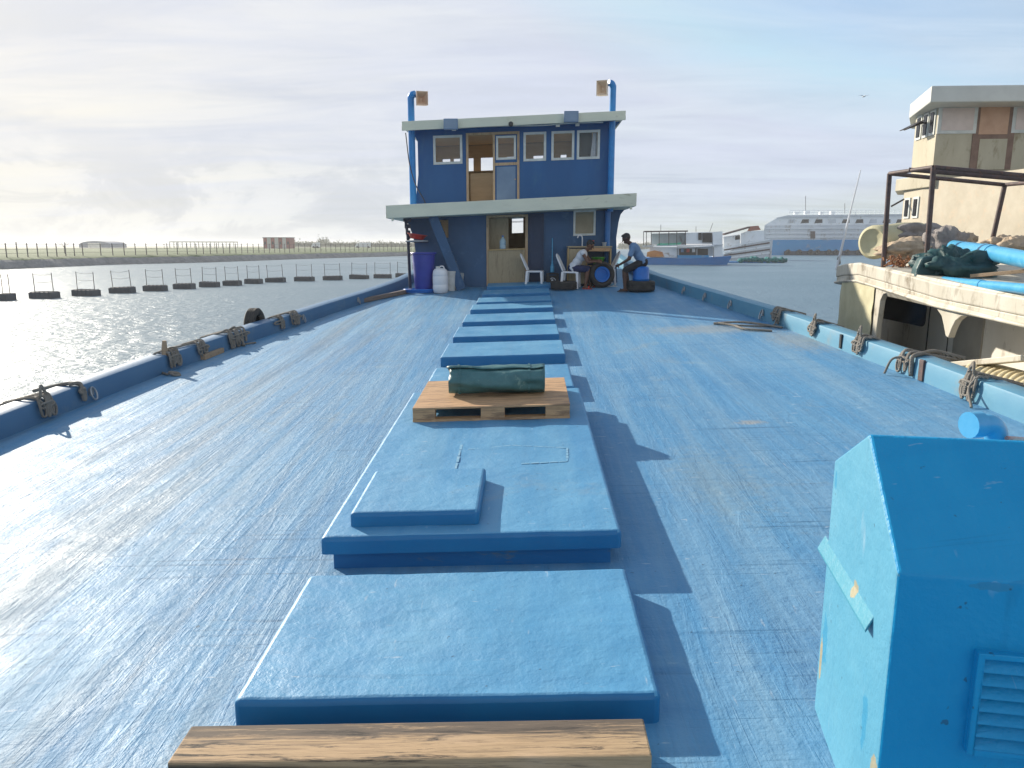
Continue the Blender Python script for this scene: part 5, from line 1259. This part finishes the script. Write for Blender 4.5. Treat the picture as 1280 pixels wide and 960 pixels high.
mb = MB(); mb.bar(on_deck(253, 450) + Vector((0, 0, .04)), on_deck(277, 440.5) + Vector((0, 0, .04)), .10, .08); tag(mb.build('timber_offcut', M['offcut'], bevel=.006), 'short timber offcut lying on deck by the left bulwark', 'timber')
mb = MB(); a = on_deck(440, 381.5); b = on_deck(514, 366); mb.bar(a + Vector((0, 0, .06)), b + Vector((0, 0, .06)), .11, .10); tag(mb.build('timber_pole', wood('dark_old_timber', lin(96, 84, 78), lin(120, 106, 98), lin(70, 60, 56)), bevel=.01), 'long dark timber lying along the left bulwark by the barrel', 'timber')
# fender tyre outside the left bulwark
yy = ry_(312, 404); c = bul(yy, -1, BW + .13, BH - .14)
rot = Matrix.Rotation(R(90), 3, 'Y')
mb = tyre(MB(), c, .36, .2, rot); mb.tube([c + Vector((.1, 0, .2)), c + Vector((.2, .1, .05))], .015, 6)
tag(mb.build('fender_tyre', M['rubber'], smooth=40), 'black fender tyre hung outside the left bulwark', 'tyre')

# ================================================================== WHITE FISHING BOAT ALONGSIDE
nb = thing('fishing_boat', (7.6, 9, 0), 'dirty white fishing boat alongside with cluttered flat roof and dark window', 'boat')
ROUT = [(3.0, 5.75), (8.7, 5.75), (10.6, 5.75), (12.4, 5.77), (13.4, 5.83), (14.3, 5.95), (14.9, 6.06), (15.15, 6.2)]
def zr(y): return interp([(3, 2.62), (8.7, 2.70), (10.8, 2.78), (12.4, 2.93), (13.5, 3.0), (14.2, 2.96), (15.2, 2.86)], y)
def roofpoly(off):
    pts = [(x - off, y) for y, x in ROUT]
    pts += [(6.6, 15.3 + off), (7.6, 15.5 + off), (9.0, 15.3 + off), (9.8, 14.3), (9.9, 12.0), (9.9, 3.0)]
    return pts
def roof_slab(zt, zb, off):
    mb = MB(); P = roofpoly(off); n = len(P)
    mb.v += [Vector((x, y, zr(y) + zt)) for x, y in P] + [Vector((x, y, zr(y) + zb)) for x, y in P]
    mb.f += [tuple(range(n)), tuple(range(2 * n - 1, n - 1, -1))] + [(k, n + k, n + (k + 1) % n, (k + 1) % n) for k in range(n)]; mb.mi += [0] * (n + 2)
    return mb
roof_slab(0, -.22, 0).build('roof', M['hullwhite'], nb, bevel=.03, seg=3)
roof_slab(-.218, -.32, -.018).build('roof_lip', M['hullwhite'], nb, bevel=.015)
roof_slab(-.30, -.34, .03).build('gutter_lip', M['hullwhite'], nb, bevel=.015)
SX = 5.80
hdr = [(12.6, 2.63), (3.2, 2.40), (3.2, 2.34), (9.9, 2.38), (10.08, 2.36), (10.2, 2.29), (10.27, 2.18), (10.33, 2.04), (10.40, 2.06), (10.47, 2.19), (10.55, 2.32), (10.7, 2.41), (12.15, 2.545), (12.33, 2.51), (12.41, 2.40), (12.46, 1.9), (12.46, .6), (12.6, .6)]
mb = MB(); mb.prism(hdr, .09, lambda a, b, t: (SX + t, a, b)); mb.build('side_screen', M['hullwhite'], nb, bevel=.008)
# bow part behind yellowed canvas
mb = MB()
def bow(u, v):
    y = 12.6 + (2.85 - 1.0 * v) * u; x = interp([(12.6, SX + .02), (13.6, SX + .08), (14.4, 6.0), (15.1, 6.28)], y); return (x - .02 * (1 - v) + .1 * (1 - v) * u * 0, y - .02, .9 + (zr(y) - .32 - .9) * v)
mb.grid(12, 8, bow); o = mb.build('bow_side', M['hullwhite'], nb, smooth=180)
mb = MB(); mb.grid(24, 10, lambda u, v: (lambda p: (p[0] - .035 - .02 * noise.noise(Vector((u * 5, v * 3, 0))), p[1], p[2]))(bow(.02 + .93 * u, .50 + .49 * v - .10 * (1 - v) * math.sin(u * 2.9) - .16 * (1 - v) * (1 if u > .85 else 0)))); mb.build('canvas_curtain', M['canvas'], nb, smooth=180)
mb = MB(); mb.grid(10, 4, lambda u, v: (6.28 + 3.2 * u, 15.42 - .5 * v + .12 * math.sin(u * 3.1), .9 + 1.7 * v)); mb.build('bow_front', M['hullwhite'], nb)
# recess wall with window and door seams
IX = 7.0
mb = MB(); mb.wall(3.0, 15.1, .6, 2.62, [], lambda a, b, t: (IX + t, a, b), .05); mb.build('recess_wall', M['hullgrey'], nb)
wy1, wz1 = at_x(1101, 371, IX).y, at_x(1101, 371, IX).z; wy0 = at_x(1157, 402, IX).y
def rr_poly(y0, y1, z0, z1, r, k=6):
    out_ = []
    for cy_, cz_, a0 in ((y1 - r, z1 - r, 0), (y0 + r, z1 - r, 90), (y0 + r, z0 + r, 180), (y1 - r, z0 + r, 270)):
        for j in range(k + 1): a = R(a0 + 90 * j / k); out_.append((cy_ + r * math.cos(a), cz_ + r * math.sin(a)))
    return out_
mb = MB(); mb.prism(rr_poly(wy0, wy1 - .05, at_x(1130, 403.5, IX).z, at_x(1130, 374.5, IX).z, .12), .02, lambda a, b, t: (IX - .008 + t, a, b)); mb.build('cabin_window', M['darkglass'], nb)
mb = MB()
for px, y0_, y1_, w_ in ((1160, 376, 455, .025), (1199, 412, 440, .06), (1185, 395, 455, .015), (1222, 420, 455, .02)):
    a = at_x(px, (y0_ + y1_) / 2, IX); zt_ = at_x(px, y0_, IX).z; zb_2 = at_x(px, y1_, IX).z; mb.box((IX - .004, a.y, (zt_ + zb_2) / 2), (.012, w_, zt_ - zb_2))
mb.build('door_gap', M['black'], nb)
a = at_x(1207, 391, IX); b = at_x(1218, 403, IX); mb = MB(); mb.box((IX - .006, (a.y + b.y) / 2, (a.z + b.z) / 2), (.02, abs(a.y - b.y), abs(a.z - b.z))); mb.build('porthole', M['darkglass'], nb)
mb = MB(); a = at_x(1192, 398, IX); b = at_x(1203, 398, IX); mb.box((IX - .01, at_x(1210, 430, IX).y, 1.75), (.03, .75, 1.2)); mb.build('cabin_door', mat('grey_door', lin(164, 160, 150), lin(150, 146, 136), 2, .6), nb)
# hull and side deck
mb = MB(); P = [(5.3, 3), (5.3, 9), (5.45, 12.4), (5.75, 14), (6.3, 15.6), (7.2, 16.6), (8.4, 16.6), (9.3, 15.8), (10.1, 14), (10.3, 9), (10.3, 3)]
n = len(P); c_ = Vector((7.8, 9))
ring = lambda s_, z: [Vector((c_.x + (x - c_.x) * s_, c_.y + (y - c_.y) * (s_ * .5 + .5), z)) for x, y in P]
for s_, z in ((.86, -.5), (.96, .4), (1.0, 1.05), (1.0, 1.25), (.98, 1.27), (.3, 1.27)): mb.v += ring(s_, z)
for k in range(5):
    for j in range(n): a = k * n + j; b = k * n + (j + 1) % n; mb.f.append((a, b, b + n, a + n)); mb.mi.append(0)
mb.build('hull', M['hullwhite'], nb, smooth=40)
zsd = at_x(1245, 489, 5.35).z - .02
mb = MB(); mb.box((5.95, 6.3, zsd - .05), (1.05, 6.6, .08)); mb.build('side_deck', M['hullgrey'], nb)
mb = MB(); a = at_x(1192, 456, 5.55); b = at_x(1285, 447.5, 5.55)
mb.bar(a, b, .16, .07); tag(mb.build('white_plank', M['hullwhite'], bevel=.01), 'white plank on the side of the white fishing boat above the rope pile', 'plank')
# cream rope pile
mb = MB()
for k in range(17):
    y = 7.35 + .105 * k; pts = []
    for j in range(9):
        t = j / 8; pts.append((5.28 + .75 * t, y + .3 * math.sin(t * 2.2) + .03 * noise.noise(Vector((k, j * .5, 0))), zsd + .05 + .15 * math.sin(math.pi * min(1, t * .9 + .08)) + .02 * noise.noise(Vector((k * 2, j, 3)))))
    mb.tube(smooth_path(pts, 3), .045, 8)
for k in range(8): mb.tube(smooth_path([(5.4 + .07 * k, 7.3, zsd + .04), (5.36 + .07 * k, 8.2, zsd + .05), (5.45 + .07 * k, 9.2, zsd + .05)]), .045, 7)
tag(mb.build('rope_pile', M['creamrope'], smooth=60), 'heap of thick cream rope beside the right bulwark', 'rope')
# roof clutter
def zR(x, y): return zr(y)
def lump(name, px, py, Y, r, m, lab, cat, seed, rough=.35, rz=0.0, freq=2.0, ry2=0.0):
    c = at_y(px, py, Y); mb = MB(); mb.ell(c, r, 40, Matrix.Rotation(rz, 3, 'Z') @ Matrix.Rotation(ry2, 3, 'Y'), rough, seed, freq)
    return tag(mb.build(name, m, smooth=180), lab, cat)
c = at_y(1091, 303, 14.0); d = Vector((.85, .5, .06)).normalized(); m_ = d.to_track_quat('Z', 'Y').to_matrix(); mb = MB()
mb.lathe([(.02, .06), (.12, .03), (.2, .02), (.25, -.02), (.3, .0), (.31, .05), (.3, .4), (.32, .8), (.3, 1.3), (.2, 1.5), (.02, 1.55)], c, m_, 28)
tag(mb.build('mattress_roll', M['canvas'], smooth=60), 'rolled yellowish mat with round end on the roof of the white fishing boat', 'roll')
lump('canvas_bundle', 1130, 299, 14.4, (.62, .5, .26), M['sack'], 'grey canvas bundle on the roof behind the far canopy post', 'bundle', 3, .4)
lump('canvas_bundle', 1135, 313, 13.4, (.50, .4, .20), M['sack_tan'], 'sunlit tan bundle between the two left canopy posts', 'bundle', 8, .45)
lump('canvas_bundle', 1178, 307, 13.2, (.34, .4, .30), M['sack'], 'dusty grey bundle right of the near canopy post', 'bundle', 14, .4)
lump('canvas_bundle', 1164, 297, 14.6, (.5, .4, .22), M['sack'], 'low grey bundle behind the near canopy post', 'bundle', 17, .4)
lump('tarpaulin_heap', 1192, 336, 11.5, (.52, .45, .30), M['tarp_dark'], 'crumpled dark green tarpaulin heap on the white boat roof', 'tarpaulin', 22, .55, freq=2.6)
c = at_y(1158, 340, 11.3); mb = MB(); mb.prism([(-.16, -.16), (.22, -.2), (.28, -.02), (.12, .24), (-.08, .22), (-.14, .05)], .3, lambda a, b, t: (c.x + a + t * .2, c.y + t, c.z + b)); ob = mb.build('tarpaulin_flap', M['tarp_dark'], bevel=.05, seg=3); tag(ob, 'stiff dark green tarpaulin flap hanging at the roof edge', 'tarpaulin')
rd = random.Random(2); mb = MB(); c = at_y(1136, 330, 12.6)
for k in range(60):
    a = c + Vector((rd.uniform(-.3, .3), rd.uniform(-.2, .3), rd.uniform(-.06, .09))); b = a + Vector((rd.uniform(-.12, .12), rd.uniform(-.1, .1), rd.uniform(-.06, .06))); mb.tube(smooth_path([a, (a + b) / 2 + Vector((0, 0, rd.uniform(0, .06))), b], 3), .014, 5)
tag(mb.build('net_scraps', M['net_orange']), 'orange net scraps at the roof edge of the white boat', 'net')
for pts, r, lab in (([(1192, 309, 12.8), (1230, 314.5, 11.6), (1290, 326, 9.9)], .115, 'thick light blue pipe higher on the roof of the white boat'), ([(1180, 351, 10.9), (1215, 355, 10.1), (1290, 362, 8.7)], .062, 'light blue pipe along the near roof edge of the white boat')):
    Q = [at_y(*q) for q in pts]; pp = thing('plastic_pipe', Q[1], lab, 'pipe', 'light blue pipes on the white boat roof'); mb = MB(); mb.tube([Q[0], Q[1], Q[2], Q[2] + (Q[2] - Q[1]) * .8], r, 18); mb.build('pipe', M['pvc'], pp, smooth=50)
    mb = MB(); d = (Q[2] - Q[1]); mb.tube([Q[1] + d * .02, Q[1] + d * .2], r * 1.1, 18); mb.build('coupling', M['pvc'], pp, smooth=50)
mb = MB(); mb.bar(at_y(1215, 345, 10.9), at_y(1300, 337, 10.2), .12, .05); tag(mb.build('grey_board', M['offcut'], bevel=.005), 'grey board between the two light blue pipes', 'board')
mb = MB(); mb.bar(at_y(1228, 351, 10.6), at_y(1300, 358, 9.3), .16, .04); tag(mb.build('white_board', M['hullwhite'], bevel=.005), 'narrow white board just above the near light blue pipe', 'board')
for k, (px, py, Y, r, lab) in enumerate([(1250, 307, 12.4, .19, 'pale stone-like lump on the roof, left of the pair by the frame leg'), (1272, 311, 11.8, .22, 'pale stone-like lump on the roof at the right photo edge')]):
    lump('rubble_lump', px, py, Y, (r * 1.3, r, r * .8), M['sack_tan'], lab, 'rubble', 30 + k, .5)
lump('rubble_lump', 1204, 303, 14.0, (.22, .2, .17), M['sack_tan'], 'small peaked lump on the roof above the thick blue pipe', 'rubble', 40, .5)
# canopy frame
cf = thing('canopy_frame', (7.5, 12.5, 3), 'rusty brown pipe canopy frame standing on the white boat roof', 'frame')
A = at_y(1112, 217, 13.2); B_ = at_y(1167, 209, 12.0); C_ = at_y(1256, 231, 13.6); D_ = at_y(1330, 224, 11.6); E_ = at_y(1136, 212, 12.6); E2 = at_y(1300, 226, 12.0)
for t_, fx_, fy_ in ((A, 1105, 324), (B_, 1158, 330), (C_, 1236, 312)):
    q = at_y(fx_, fy_, t_.y + .02); MB().tube([q - Vector((0, 0, .25)), t_], .040, 10).build('post', M['rust_pipe'], cf, smooth=60)
q = Vector((D_.x, D_.y, 2.8)); MB().tube([q, D_], .040, 10).build('post', M['rust_pipe'], cf, smooth=60)
for a, b in ((A, B_), (A, C_), (B_, D_), (E_, E2), (C_, D_)): MB().tube([a, b], .034, 10).build('beam', M['rust_pipe'], cf, smooth=60)
# whip antenna
a = at_y(1046, 331, 15.0); b = at_y(1076, 212, 15.0); an = thing('whip_antenna', a, 'thin white whip antenna leaning right at the bow of the white fishing boat', 'antenna')
MB().tube([a - Vector((0, 0, .1)), a.lerp(b, .5), b], [.03, .02, .010], 6).build('rod', M['white_pl'], an)
MB().tube(smooth_path([a + Vector((.0, 0, .05)), a + Vector((.06, 0, .02)), a + Vector((.03, 0, .16)), a + Vector((0, 0, .1))]), .012, 5).build('lashing', M['rope'], an)

# ================================================================== CREAM WHEELHOUSE VESSEL BEHIND
cv = thing('wheelhouse_vessel', (14, 21, 0), 'taller cream vessel behind with two-storey wheelhouse and brown door', 'boat')
def plan_prism(P, z0, z1, sc=1.0):
    mb = MB(); n = len(P); mb.prism(P, z1 - z0, lambda a, b, t: (a, b, z0 + t)); return mb
plan_prism([(at_y(1126, 300, 24.6).x, 24.6), (at_y(1124, 300, 21.8).x, 21.8), (10.7, 20.4), (11.3, 17.2), (12.2, 16.2), (21, 16.2), (21, 24.6)], -.4, 2.95).build('hull', M['hullwhite'], cv)
L0 = at_y(1127, 275, 22.2); L1 = at_y(1150, 275, 21.2); L2 = at_y(1300, 260, 17.2)
lowP = [(L0.x, L0.y), (L1.x, L1.y), (L2.x, L2.y), (L2.x + 4, L2.y - .2), (L2.x + 4, 23.8), (at_y(1131, 275, 23.8).x, 23.8)]
ztl = 5.0
plan_prism(lowP, 2.9, ztl).build('lower_wall', M['cream_low'], cv)
S0 = at_y(1119, 238, 22.4); S1 = at_y(1166, 240, 20.6)
slabP = [(at_y(1119, 238, 22.5).x, 22.5), (S1.x, 20.7), (S1.x + 4.6, 20.5), (S1.x + 4.6, 24), (at_y(1122, 238, 24).x, 24)]
plan_prism(slabP, ztl - .18, ztl + .16).build('upper_deck', M['cream'], cv, bevel=.02)
U0 = at_y(1143, 170, 22.6); U1 = at_y(1170, 170, 21.1); U2 = Vector((U1.x + 5, 20.95, 0))
ztu = at_y(1170, 128, 21.1).z
upP = [(U0.x, U0.y), (U1.x, U1.y), (U2.x, U2.y), (U2.x, 24.2), (at_y(1147, 170, 24.2).x, 24.2)]
mb = plan_prism(upP, ztl + .155, ztu); mb.build('upper_wall', M['cream'], cv)
F1 = at_y(1164, 115, 20.3); F0 = at_y(1138, 131, 22.3)
rfz0, rfz1 = at_y(1170, 134, 20.3).z, at_y(1170, 107, 20.3).z
roofP = [(at_y(1138.5, 125, 22.8).x, 22.8), (F1.x, 20.3), (F1.x + 6, 20.1), (F1.x + 6, 24.8), (at_y(1142, 125, 24.8).x, 24.8)]
plan_prism(roofP, rfz0 + .12, rfz1).build('roof', mat('grey_white_roof', lin(205, 205, 198), lin(190, 190, 184), 1.5, .5), cv, bevel=.03)
def on_front(px, py): 
    r_ = ray(px, py); d = Vector((U2.x - U1.x, U2.y - U1.y)); n = Vector((-d.y, d.x)); t = (U1.x * n.x + U1.y * n.y) / (r_.x * n.x + r_.y * n.y); return Vector((0, 0, EYE)) + r_ * t
def front_panel(name, px0, py0, px1, py1, m, off, parent, th=.04):
    a = on_front(px0, py0); b = on_front(px1, py1); mb = MB(); mb.box(((a.x + b.x) / 2, (a.y + b.y) / 2 - off, (a.z + b.z) / 2), (abs(b.x - a.x), th, abs(a.z - b.z)), rz=math.atan2(U2.y - U1.y, U2.x - U1.x)); return mb.build(name, m, parent)
for q in ((1174, 131.5, 1219, 167), (1267, 131, 1312, 166)):
    f_ = front_panel('window_frame', *q, M['trim'], .01, cv); front_panel('pane', q[0] + 4, q[1] + 4, q[2] - 4, q[3] - 4, M['pinkpane'], .02, f_)
f_ = front_panel('door', 1220, 129, 1262, 212, mat('brown_door_frame', lin(136, 110, 96), lin(116, 92, 80), 4, .6), .008, cv)
front_panel('upper_panel', 1226, 131, 1258, 168, M['brownpane'], .02, f_); front_panel('lower_panel', 1224, 174, 1254, 212, M['cream'], .02, f_)
def side_panel(name, q0, q1, z0, z1, u0, u1, m, off, parent, th=.04):
    d = Vector((q1.x - q0.x, q1.y - q0.y)); L = d.length; d.normalize(); n = Vector((d.y, -d.x)); n = n if n.x < 0 else -n
    a = Vector((q0.x, q0.y)) + d * L * u0 + n * off; b = Vector((q0.x, q0.y)) + d * L * u1 + n * off; mb = MB(); mb.bar((a.x, a.y, (z0 + z1) / 2), (b.x, b.y, (z0 + z1) / 2), th, z1 - z0); return mb.build(name, m, parent)
zw0, zw1 = at_y(1158, 172, 21.8).z, at_y(1158, 141, 21.8).z
for u in (.10, .40, .70):
    f_ = side_panel('window_frame', U0, U1, zw0, zw1, u, u + .24, M['trim'], .01, cv); side_panel('pane', U0, U1, zw0 + .07, zw1 - .07, u + .05, u + .19, M['darkglass'], .03, f_)
zl0, zl1 = at_y(1137, 273, 21.8).z, at_y(1137, 247, 21.8).z
for u in (.12, .58):
    f_ = side_panel('window_frame', L0, L1, zl0, zl1, u, u + .3, M['trim'], .01, cv); side_panel('pane', L0, L1, zl0 + .06, zl1 - .06, u + .07, u + .23, M['darkglass'], .03, f_)
a = at_y(1154, 153, 21.9); b = at_y(1130, 162, 21.9); mb = MB(); mb.tube([a, b], .03, 6); mb.bar(at_y(1150, 152, 21.9), b, .5, .02); mb.build('awning_stay', M['steel'], cv)
a = at_y(1130, 249, 22.0); b = at_y(1114, 258, 22.0); mb = MB(); mb.tube([a, b], .025, 6); mb.build('awning_stay', M['steel'], cv)

# ================================================================== DISTANT VESSELS
M['f_white'] = mat('far_white_paint', lin(236, 240, 244), lin(220, 226, 232), .5, .5, 0, stain=lin(170, 160, 150), stain_amt=.15)
M['f_grey'] = mat('far_grey_paint', lin(204, 210, 216), lin(180, 188, 198), .25, .5, 0, stain=lin(130, 122, 116), stain_amt=.2, stretch=(1, 1, .4))
M['f_blue'] = mat('far_blue_paint', lin(0, 112, 178), lin(0, 98, 160), .5, .5, 0)
M['f_sky'] = mat('far_mid_blue_paint', lin(4, 128, 188), lin(20, 142, 196), .2, .5, 0, stain=lin(130, 150, 170), stain_amt=.15)
# -- ferry
YC = 245.0
def fx(px, Y): return at_y(px, 306, Y).x
def fz(py, Y, px=950): return at_y(px, py, Y).z
fe_ = thing('passenger_ferry', (fx(1060, YC), YC + 6, 0), 'long two-tone white and blue ferry lying far off at the right', 'ship')
xa, xb = fx(956, YC), fx(1215, YC)
def hullprism(name, pts, y0, y1, m, par):
    mb = MB(); Q = [(at_y(px, py, y0).x, at_y(px, py, y0).z) for px, py in pts]; k = par.location.x / par.location.y   # moored square to the line of sight
    mb.prism(Q, y1 - y0, lambda a, b, t: (a + t * k, y0 + t, b)); return mb.build(name, m, par)
hullprism('hull', [(962, 321), (1225, 321), (1225, 299), (958, 300)], YC, YC + 12, M['f_sky'], fe_)
hullprism('boot_top', [(980, 321), (1224, 321), (1224, 312), (980, 314)], YC - .3, YC - .02, mat('dark_waterline', lin(60, 66, 84), lin(46, 50, 64), .2, .8, 0), fe_)
hullprism('upper_hull', [(953, 300), (1225, 299), (1225, 279), (956, 282)], YC + .3, YC + 12, M['f_grey'], fe_)
hullprism('superstructure', [(955, 282), (1225, 279), (1225, 267), (972, 272)], YC + .8, YC + 11.5, M['f_white'], fe_)
hullprism('sun_deck', [(969, 272.5), (1226, 268), (1226, 266.5), (985, 269)], YC + .4, YC + 12, M['f_grey'], fe_)
for k, y in enumerate((285, 291, 296)): hullprism('rub_strake', [(957, y), (1225, y - .5), (1225, y + .6), (957, y + 1.1)], YC - .02 + .0 * k, YC + .35, M['f_white'], fe_)
for k in range(14):
    px = 984 + 17 * k; o = hullprism('window', [(px, 279), (px + 10, 278.6), (px + 10, 274), (px + 2, 274.2)], YC + .7, YC + .9, M['darkglass'] if k % 3 else M['f_grey'], fe_)
hullprism('cargo_door', [(1013, 298), (1019, 298), (1019, 289), (1013, 289)], YC - .05, YC + .4, M['rust_pipe'], fe_)
mb = MB()
for k in range(40): x = fx(985, YC) + (xb - fx(985, YC)) * k / 39; mb.box((x, YC + .6, fz(265.5, YC)), (.12, .12, fz(262.5, YC) - fz(268.5, YC)))
for py in (263, 265.5): mb.bar((fx(985, YC), YC + .6, fz(py, YC)), (xb, YC + .6, fz(py - .6, YC)), .1, .1)
mb.build('railing', M['f_white'], fe_)
for px, w_, h_ in ((995, 5, 3), (1008, 6, 4), (1026, 4, 3), (1040, 5, 3.5)):
    a = at_y(px, 268, YC + 3); mb = MB(); mb.box((a.x, YC + 3, a.z + h_ * .13), (w_ * .26, 1.5, h_ * .27)); mb.build('deck_locker', M['f_white'], fe_)
for px, py in ((1056, 254), (1007, 245)):
    a = at_y(px, 267, YC + 3); b = at_y(px, py, YC + 3); MB().tube([a, b], .08, 5).build('mast', M['steel'], fe_)
for k in range(11):
    px = 984 + 12 * k + (k * 7) % 5; c = at_y(px, 315.5, YC); MB().lathe([(.35, -.35), (.75, -.35), (.95, 0), (.75, .35), (.35, .35)], (c.x, YC - .8, c.z), Matrix.Rotation(R(90), 3, 'X'), 12, closed=True).build('fender', M['rubber'], fe_)
# -- blue fishing boat
YA = 127.0
ab = thing('blue_fishing_boat', (fx(855, YA), YA + 2, 0), 'blue-hulled fishing boat with white two-level cabin and deck cage, far off', 'boat')
hullprism('hull', [(806, 332), (908, 332), (914, 322), (914, 320), (862, 323), (805, 322), (797, 320)], YA, YA + 4.5, M['f_blue'], ab)
hullprism('blue_cabin_side', [(846, 322.5), (886, 322.5), (886, 319), (846, 319)], YA + .1, YA + .2, M['f_sky'], ab)
hullprism('cabin', [(812, 322), (846, 322), (846, 309), (812, 309)], YA + .8, YA + 4, M['f_white'], ab)
hullprism('after_cabin', [(891, 326), (903, 325), (903, 289), (891, 290)], YA + .3, YA + 4.2, M['f_white'], ab)
hullprism('upper_cabin', [(857, 305), (891, 305), (891, 290), (857, 291)], YA + 1, YA + 4, M['f_white'], ab)
hullprism('store_cage_back', [(814, 306), (857, 306), (857, 291), (814, 292)], YA + 2.8, YA + 3.2, M['f_grey'], ab)
hullprism('mid_deck', [(803, 308.3), (904, 306.6), (904, 305.4), (803, 307)], YA + .0, YA + 4.2, M['f_grey'], ab)
hullprism('top_deck', [(805, 290), (860, 289.3), (860, 288), (805, 288.6)], YA + .2, YA + 4, M['rust_pipe'], ab)
for px0, px1, y0, y1 in ((873, 877, 300, 291), (878, 890, 303, 291), (849, 870, 319, 311), (872, 885, 319, 311)):
    hullprism('opening', [(px0, y0), (px1, y0), (px1, y1), (px0, y1)], YA + .72, YA + .99 if y0 < 305 else YA + .79, M['darkglass'], ab)
hullprism('back_bulkhead', [(846, 320), (891, 320), (891, 308), (846, 308)], YA + .8, YA + 1.2, M['f_grey'], ab)
hullprism('awning', [(845, 309.5), (893, 306.8), (893, 307.8), (845, 310.3)], YA - .6, YA + .8, M['f_white'], ab)
mb = MB()
for px in (804.5, 808, 814, 824, 836, 846, 857): a = at_y(px, 307, YA + .1); b = at_y(px, 289, YA + .1); mb.tube([a, b], .06, 5)
for px in (846.5, 892): a = at_y(px, 322, YA - .4); b = at_y(px, 309, YA - .4); mb.tube([a, b], .05, 5)
mb.build('cage_posts', M['steel'], ab)
hullprism('green_skiff', [(820, 307), (850, 306), (852, 303), (842, 304), (824, 304)], YA + 1.0, YA + 2.4, mat('mint_skiff_paint', lin(80, 190, 160), lin(60, 170, 140), 1, .5, 0), ab)
hullprism('orange_cover', [(808, 321), (830, 321), (828, 315), (818, 313), (809, 315)], YA + .2, YA + 1.4, mat('orange_cover', lin(206, 140, 70), lin(170, 100, 60), .8, .7, 0), ab)
for px, py, q in ((887, 279, 4), (826, 281, 0), (870, 283, 0)): a = at_y(px, 290, YA + 2); b = at_y(px + q, py, YA + 2); MB().tube([a, b], .04, 5).build('mast', M['steel'], ab)
for px, c_ in ((853, 'shirt_b'), (860, 'red'), (867, 'shirt_w')):
    a = at_y(px, 313, YA + .3); MB().box((a.x, YA + .35, a.z), (.5, .05, .6)).build('hung_cloth', M[c_], ab)
# -- landing craft behind
YL = 165.0
lc = thing('landing_craft', (fx(930, YL), YL + 3, 0), 'shabby grey-white landing craft with raised ramp beside the ferry bow', 'ship')
hullprism('hull', [(905, 327), (964, 326), (966, 300), (935, 302), (912, 314), (904, 318)], YL, YL + 7, M['f_grey'], lc)
hullprism('deckhouse', [(905, 314), (925, 312), (925, 293), (905, 296)], YL + 2, YL + 6, M['f_white'], lc)
hullprism('forward_house', [(926, 306), (955, 303), (955, 288), (934, 289), (926, 292)], YL + 1.5, YL + 6, M['f_white'], lc)
hullprism('window', [(919, 300), (925, 299), (925, 294), (919, 295)], YL + 1.9, YL + 2.1, M['darkglass'], lc)
mb = MB(); mb.bar(at_y(904, 293, YL + 1), at_y(936, 284, YL + 1), 2, .35); mb.build('ramp_boom', M['rust_pipe'], lc)
hullprism('rusty_hoist', [(934, 289), (951, 287), (948, 282), (937, 283)], YL + 2, YL + 5, mat('rust_red', lin(168, 104, 84), lin(140, 84, 70), .6, .8, 0), lc)
for k in range(5): mb = MB(); mb.bar(at_y(905, 323 - k * 3.5, YL - .1), at_y(962, 316 - k * 4.2, YL - .1), .15, .3); mb.build('side_rail', M['rust_pipe'] if k % 2 else M['f_white'], lc)
# -- net raft
YN = 140.0
nr = thing('net_raft', (fx(950, YN), YN, 0), 'low raft heaped with green nets in front of the ferry', 'raft')
hullprism('raft_deck', [(910, 331), (978, 330), (978, 326), (910, 327)], YN, YN + 4, M['f_blue'], nr)
mb = MB(); rd = random.Random(8)
for k in range(16):
    c = at_y(926 + 3.6 * k + rd.uniform(-1, 1), 325.5 + rd.uniform(-1, .5), YN + .5); mb.ell(c, (rd.uniform(.5, .9), .9, rd.uniform(.3, .6)), 12, None, .5, k)
mb.build('green_nets', mat('sea_green_net', lin(36, 120, 116), lin(24, 84, 92), .8, .9, 0), nr, smooth=180)
# -- bird
c = at_y(1080, 120.5, 90); bd = thing('gull', c, 'white sea bird flying in the blue sky at upper right', 'bird')
mb = MB(); mb.ell(c, (.14, .34, .08), 12); mb.ell(c + Vector((0, -.34, .02)), (.06, .1, .06), 10); mb.ell(c + Vector((0, .34, 0)), (.07, .17, .02), 8); mb.build('body', M['white_pl'], bd, smooth=180)
for s_ in (-1, 1):
    mb = MB(); pts = [(0, -.16), (.25, -.2), (.5, -.1), (.85, .2), (.5, .1), (.25, .12), (0, .12)]
    mb.prism(pts, .02, lambda a, b, t, s_=s_: (c.x + s_ * (a * .6 + .06), c.y + b * .6, c.z + t + .13 * math.sin(a * 2.2))); mb.build('wing', M['white_pl'], bd)

# ================================================================== AIR
hm = bpy.data.materials.new('sea_haze'); hm.use_nodes = True; hn = hm.node_tree
for n_ in list(hn.nodes): hn.nodes.remove(n_)
pv = hn.nodes.new('ShaderNodeVolumePrincipled'); pv.inputs['Color'].default_value = (.93, .95, .97, 1); pv.inputs['Density'].default_value = 0.0006; pv.inputs['Anisotropy'].default_value = .3
ho = hn.nodes.new('ShaderNodeOutputMaterial'); hn.links.new(pv.outputs[0], ho.inputs['Volume'])
mb = MB(); mb.box((0, 1750, 5.3), (7400, 4900, 14.6)); o = mb.build('haze', hm); o['kind'] = 'stuff'

# ================================================================== OUTPUT
SC.view_settings.view_transform = 'Standard'; SC.view_settings.look = 'None'; SC.view_settings.gamma = 1; SC.view_settings.use_curve_mapping = False
SC.view_settings.exposure = 1.04
SC.render.engine = 'CYCLES'; SC.cycles.use_denoising = True
SC.cycles.max_bounces = 6; SC.cycles.transparent_max_bounces = 8
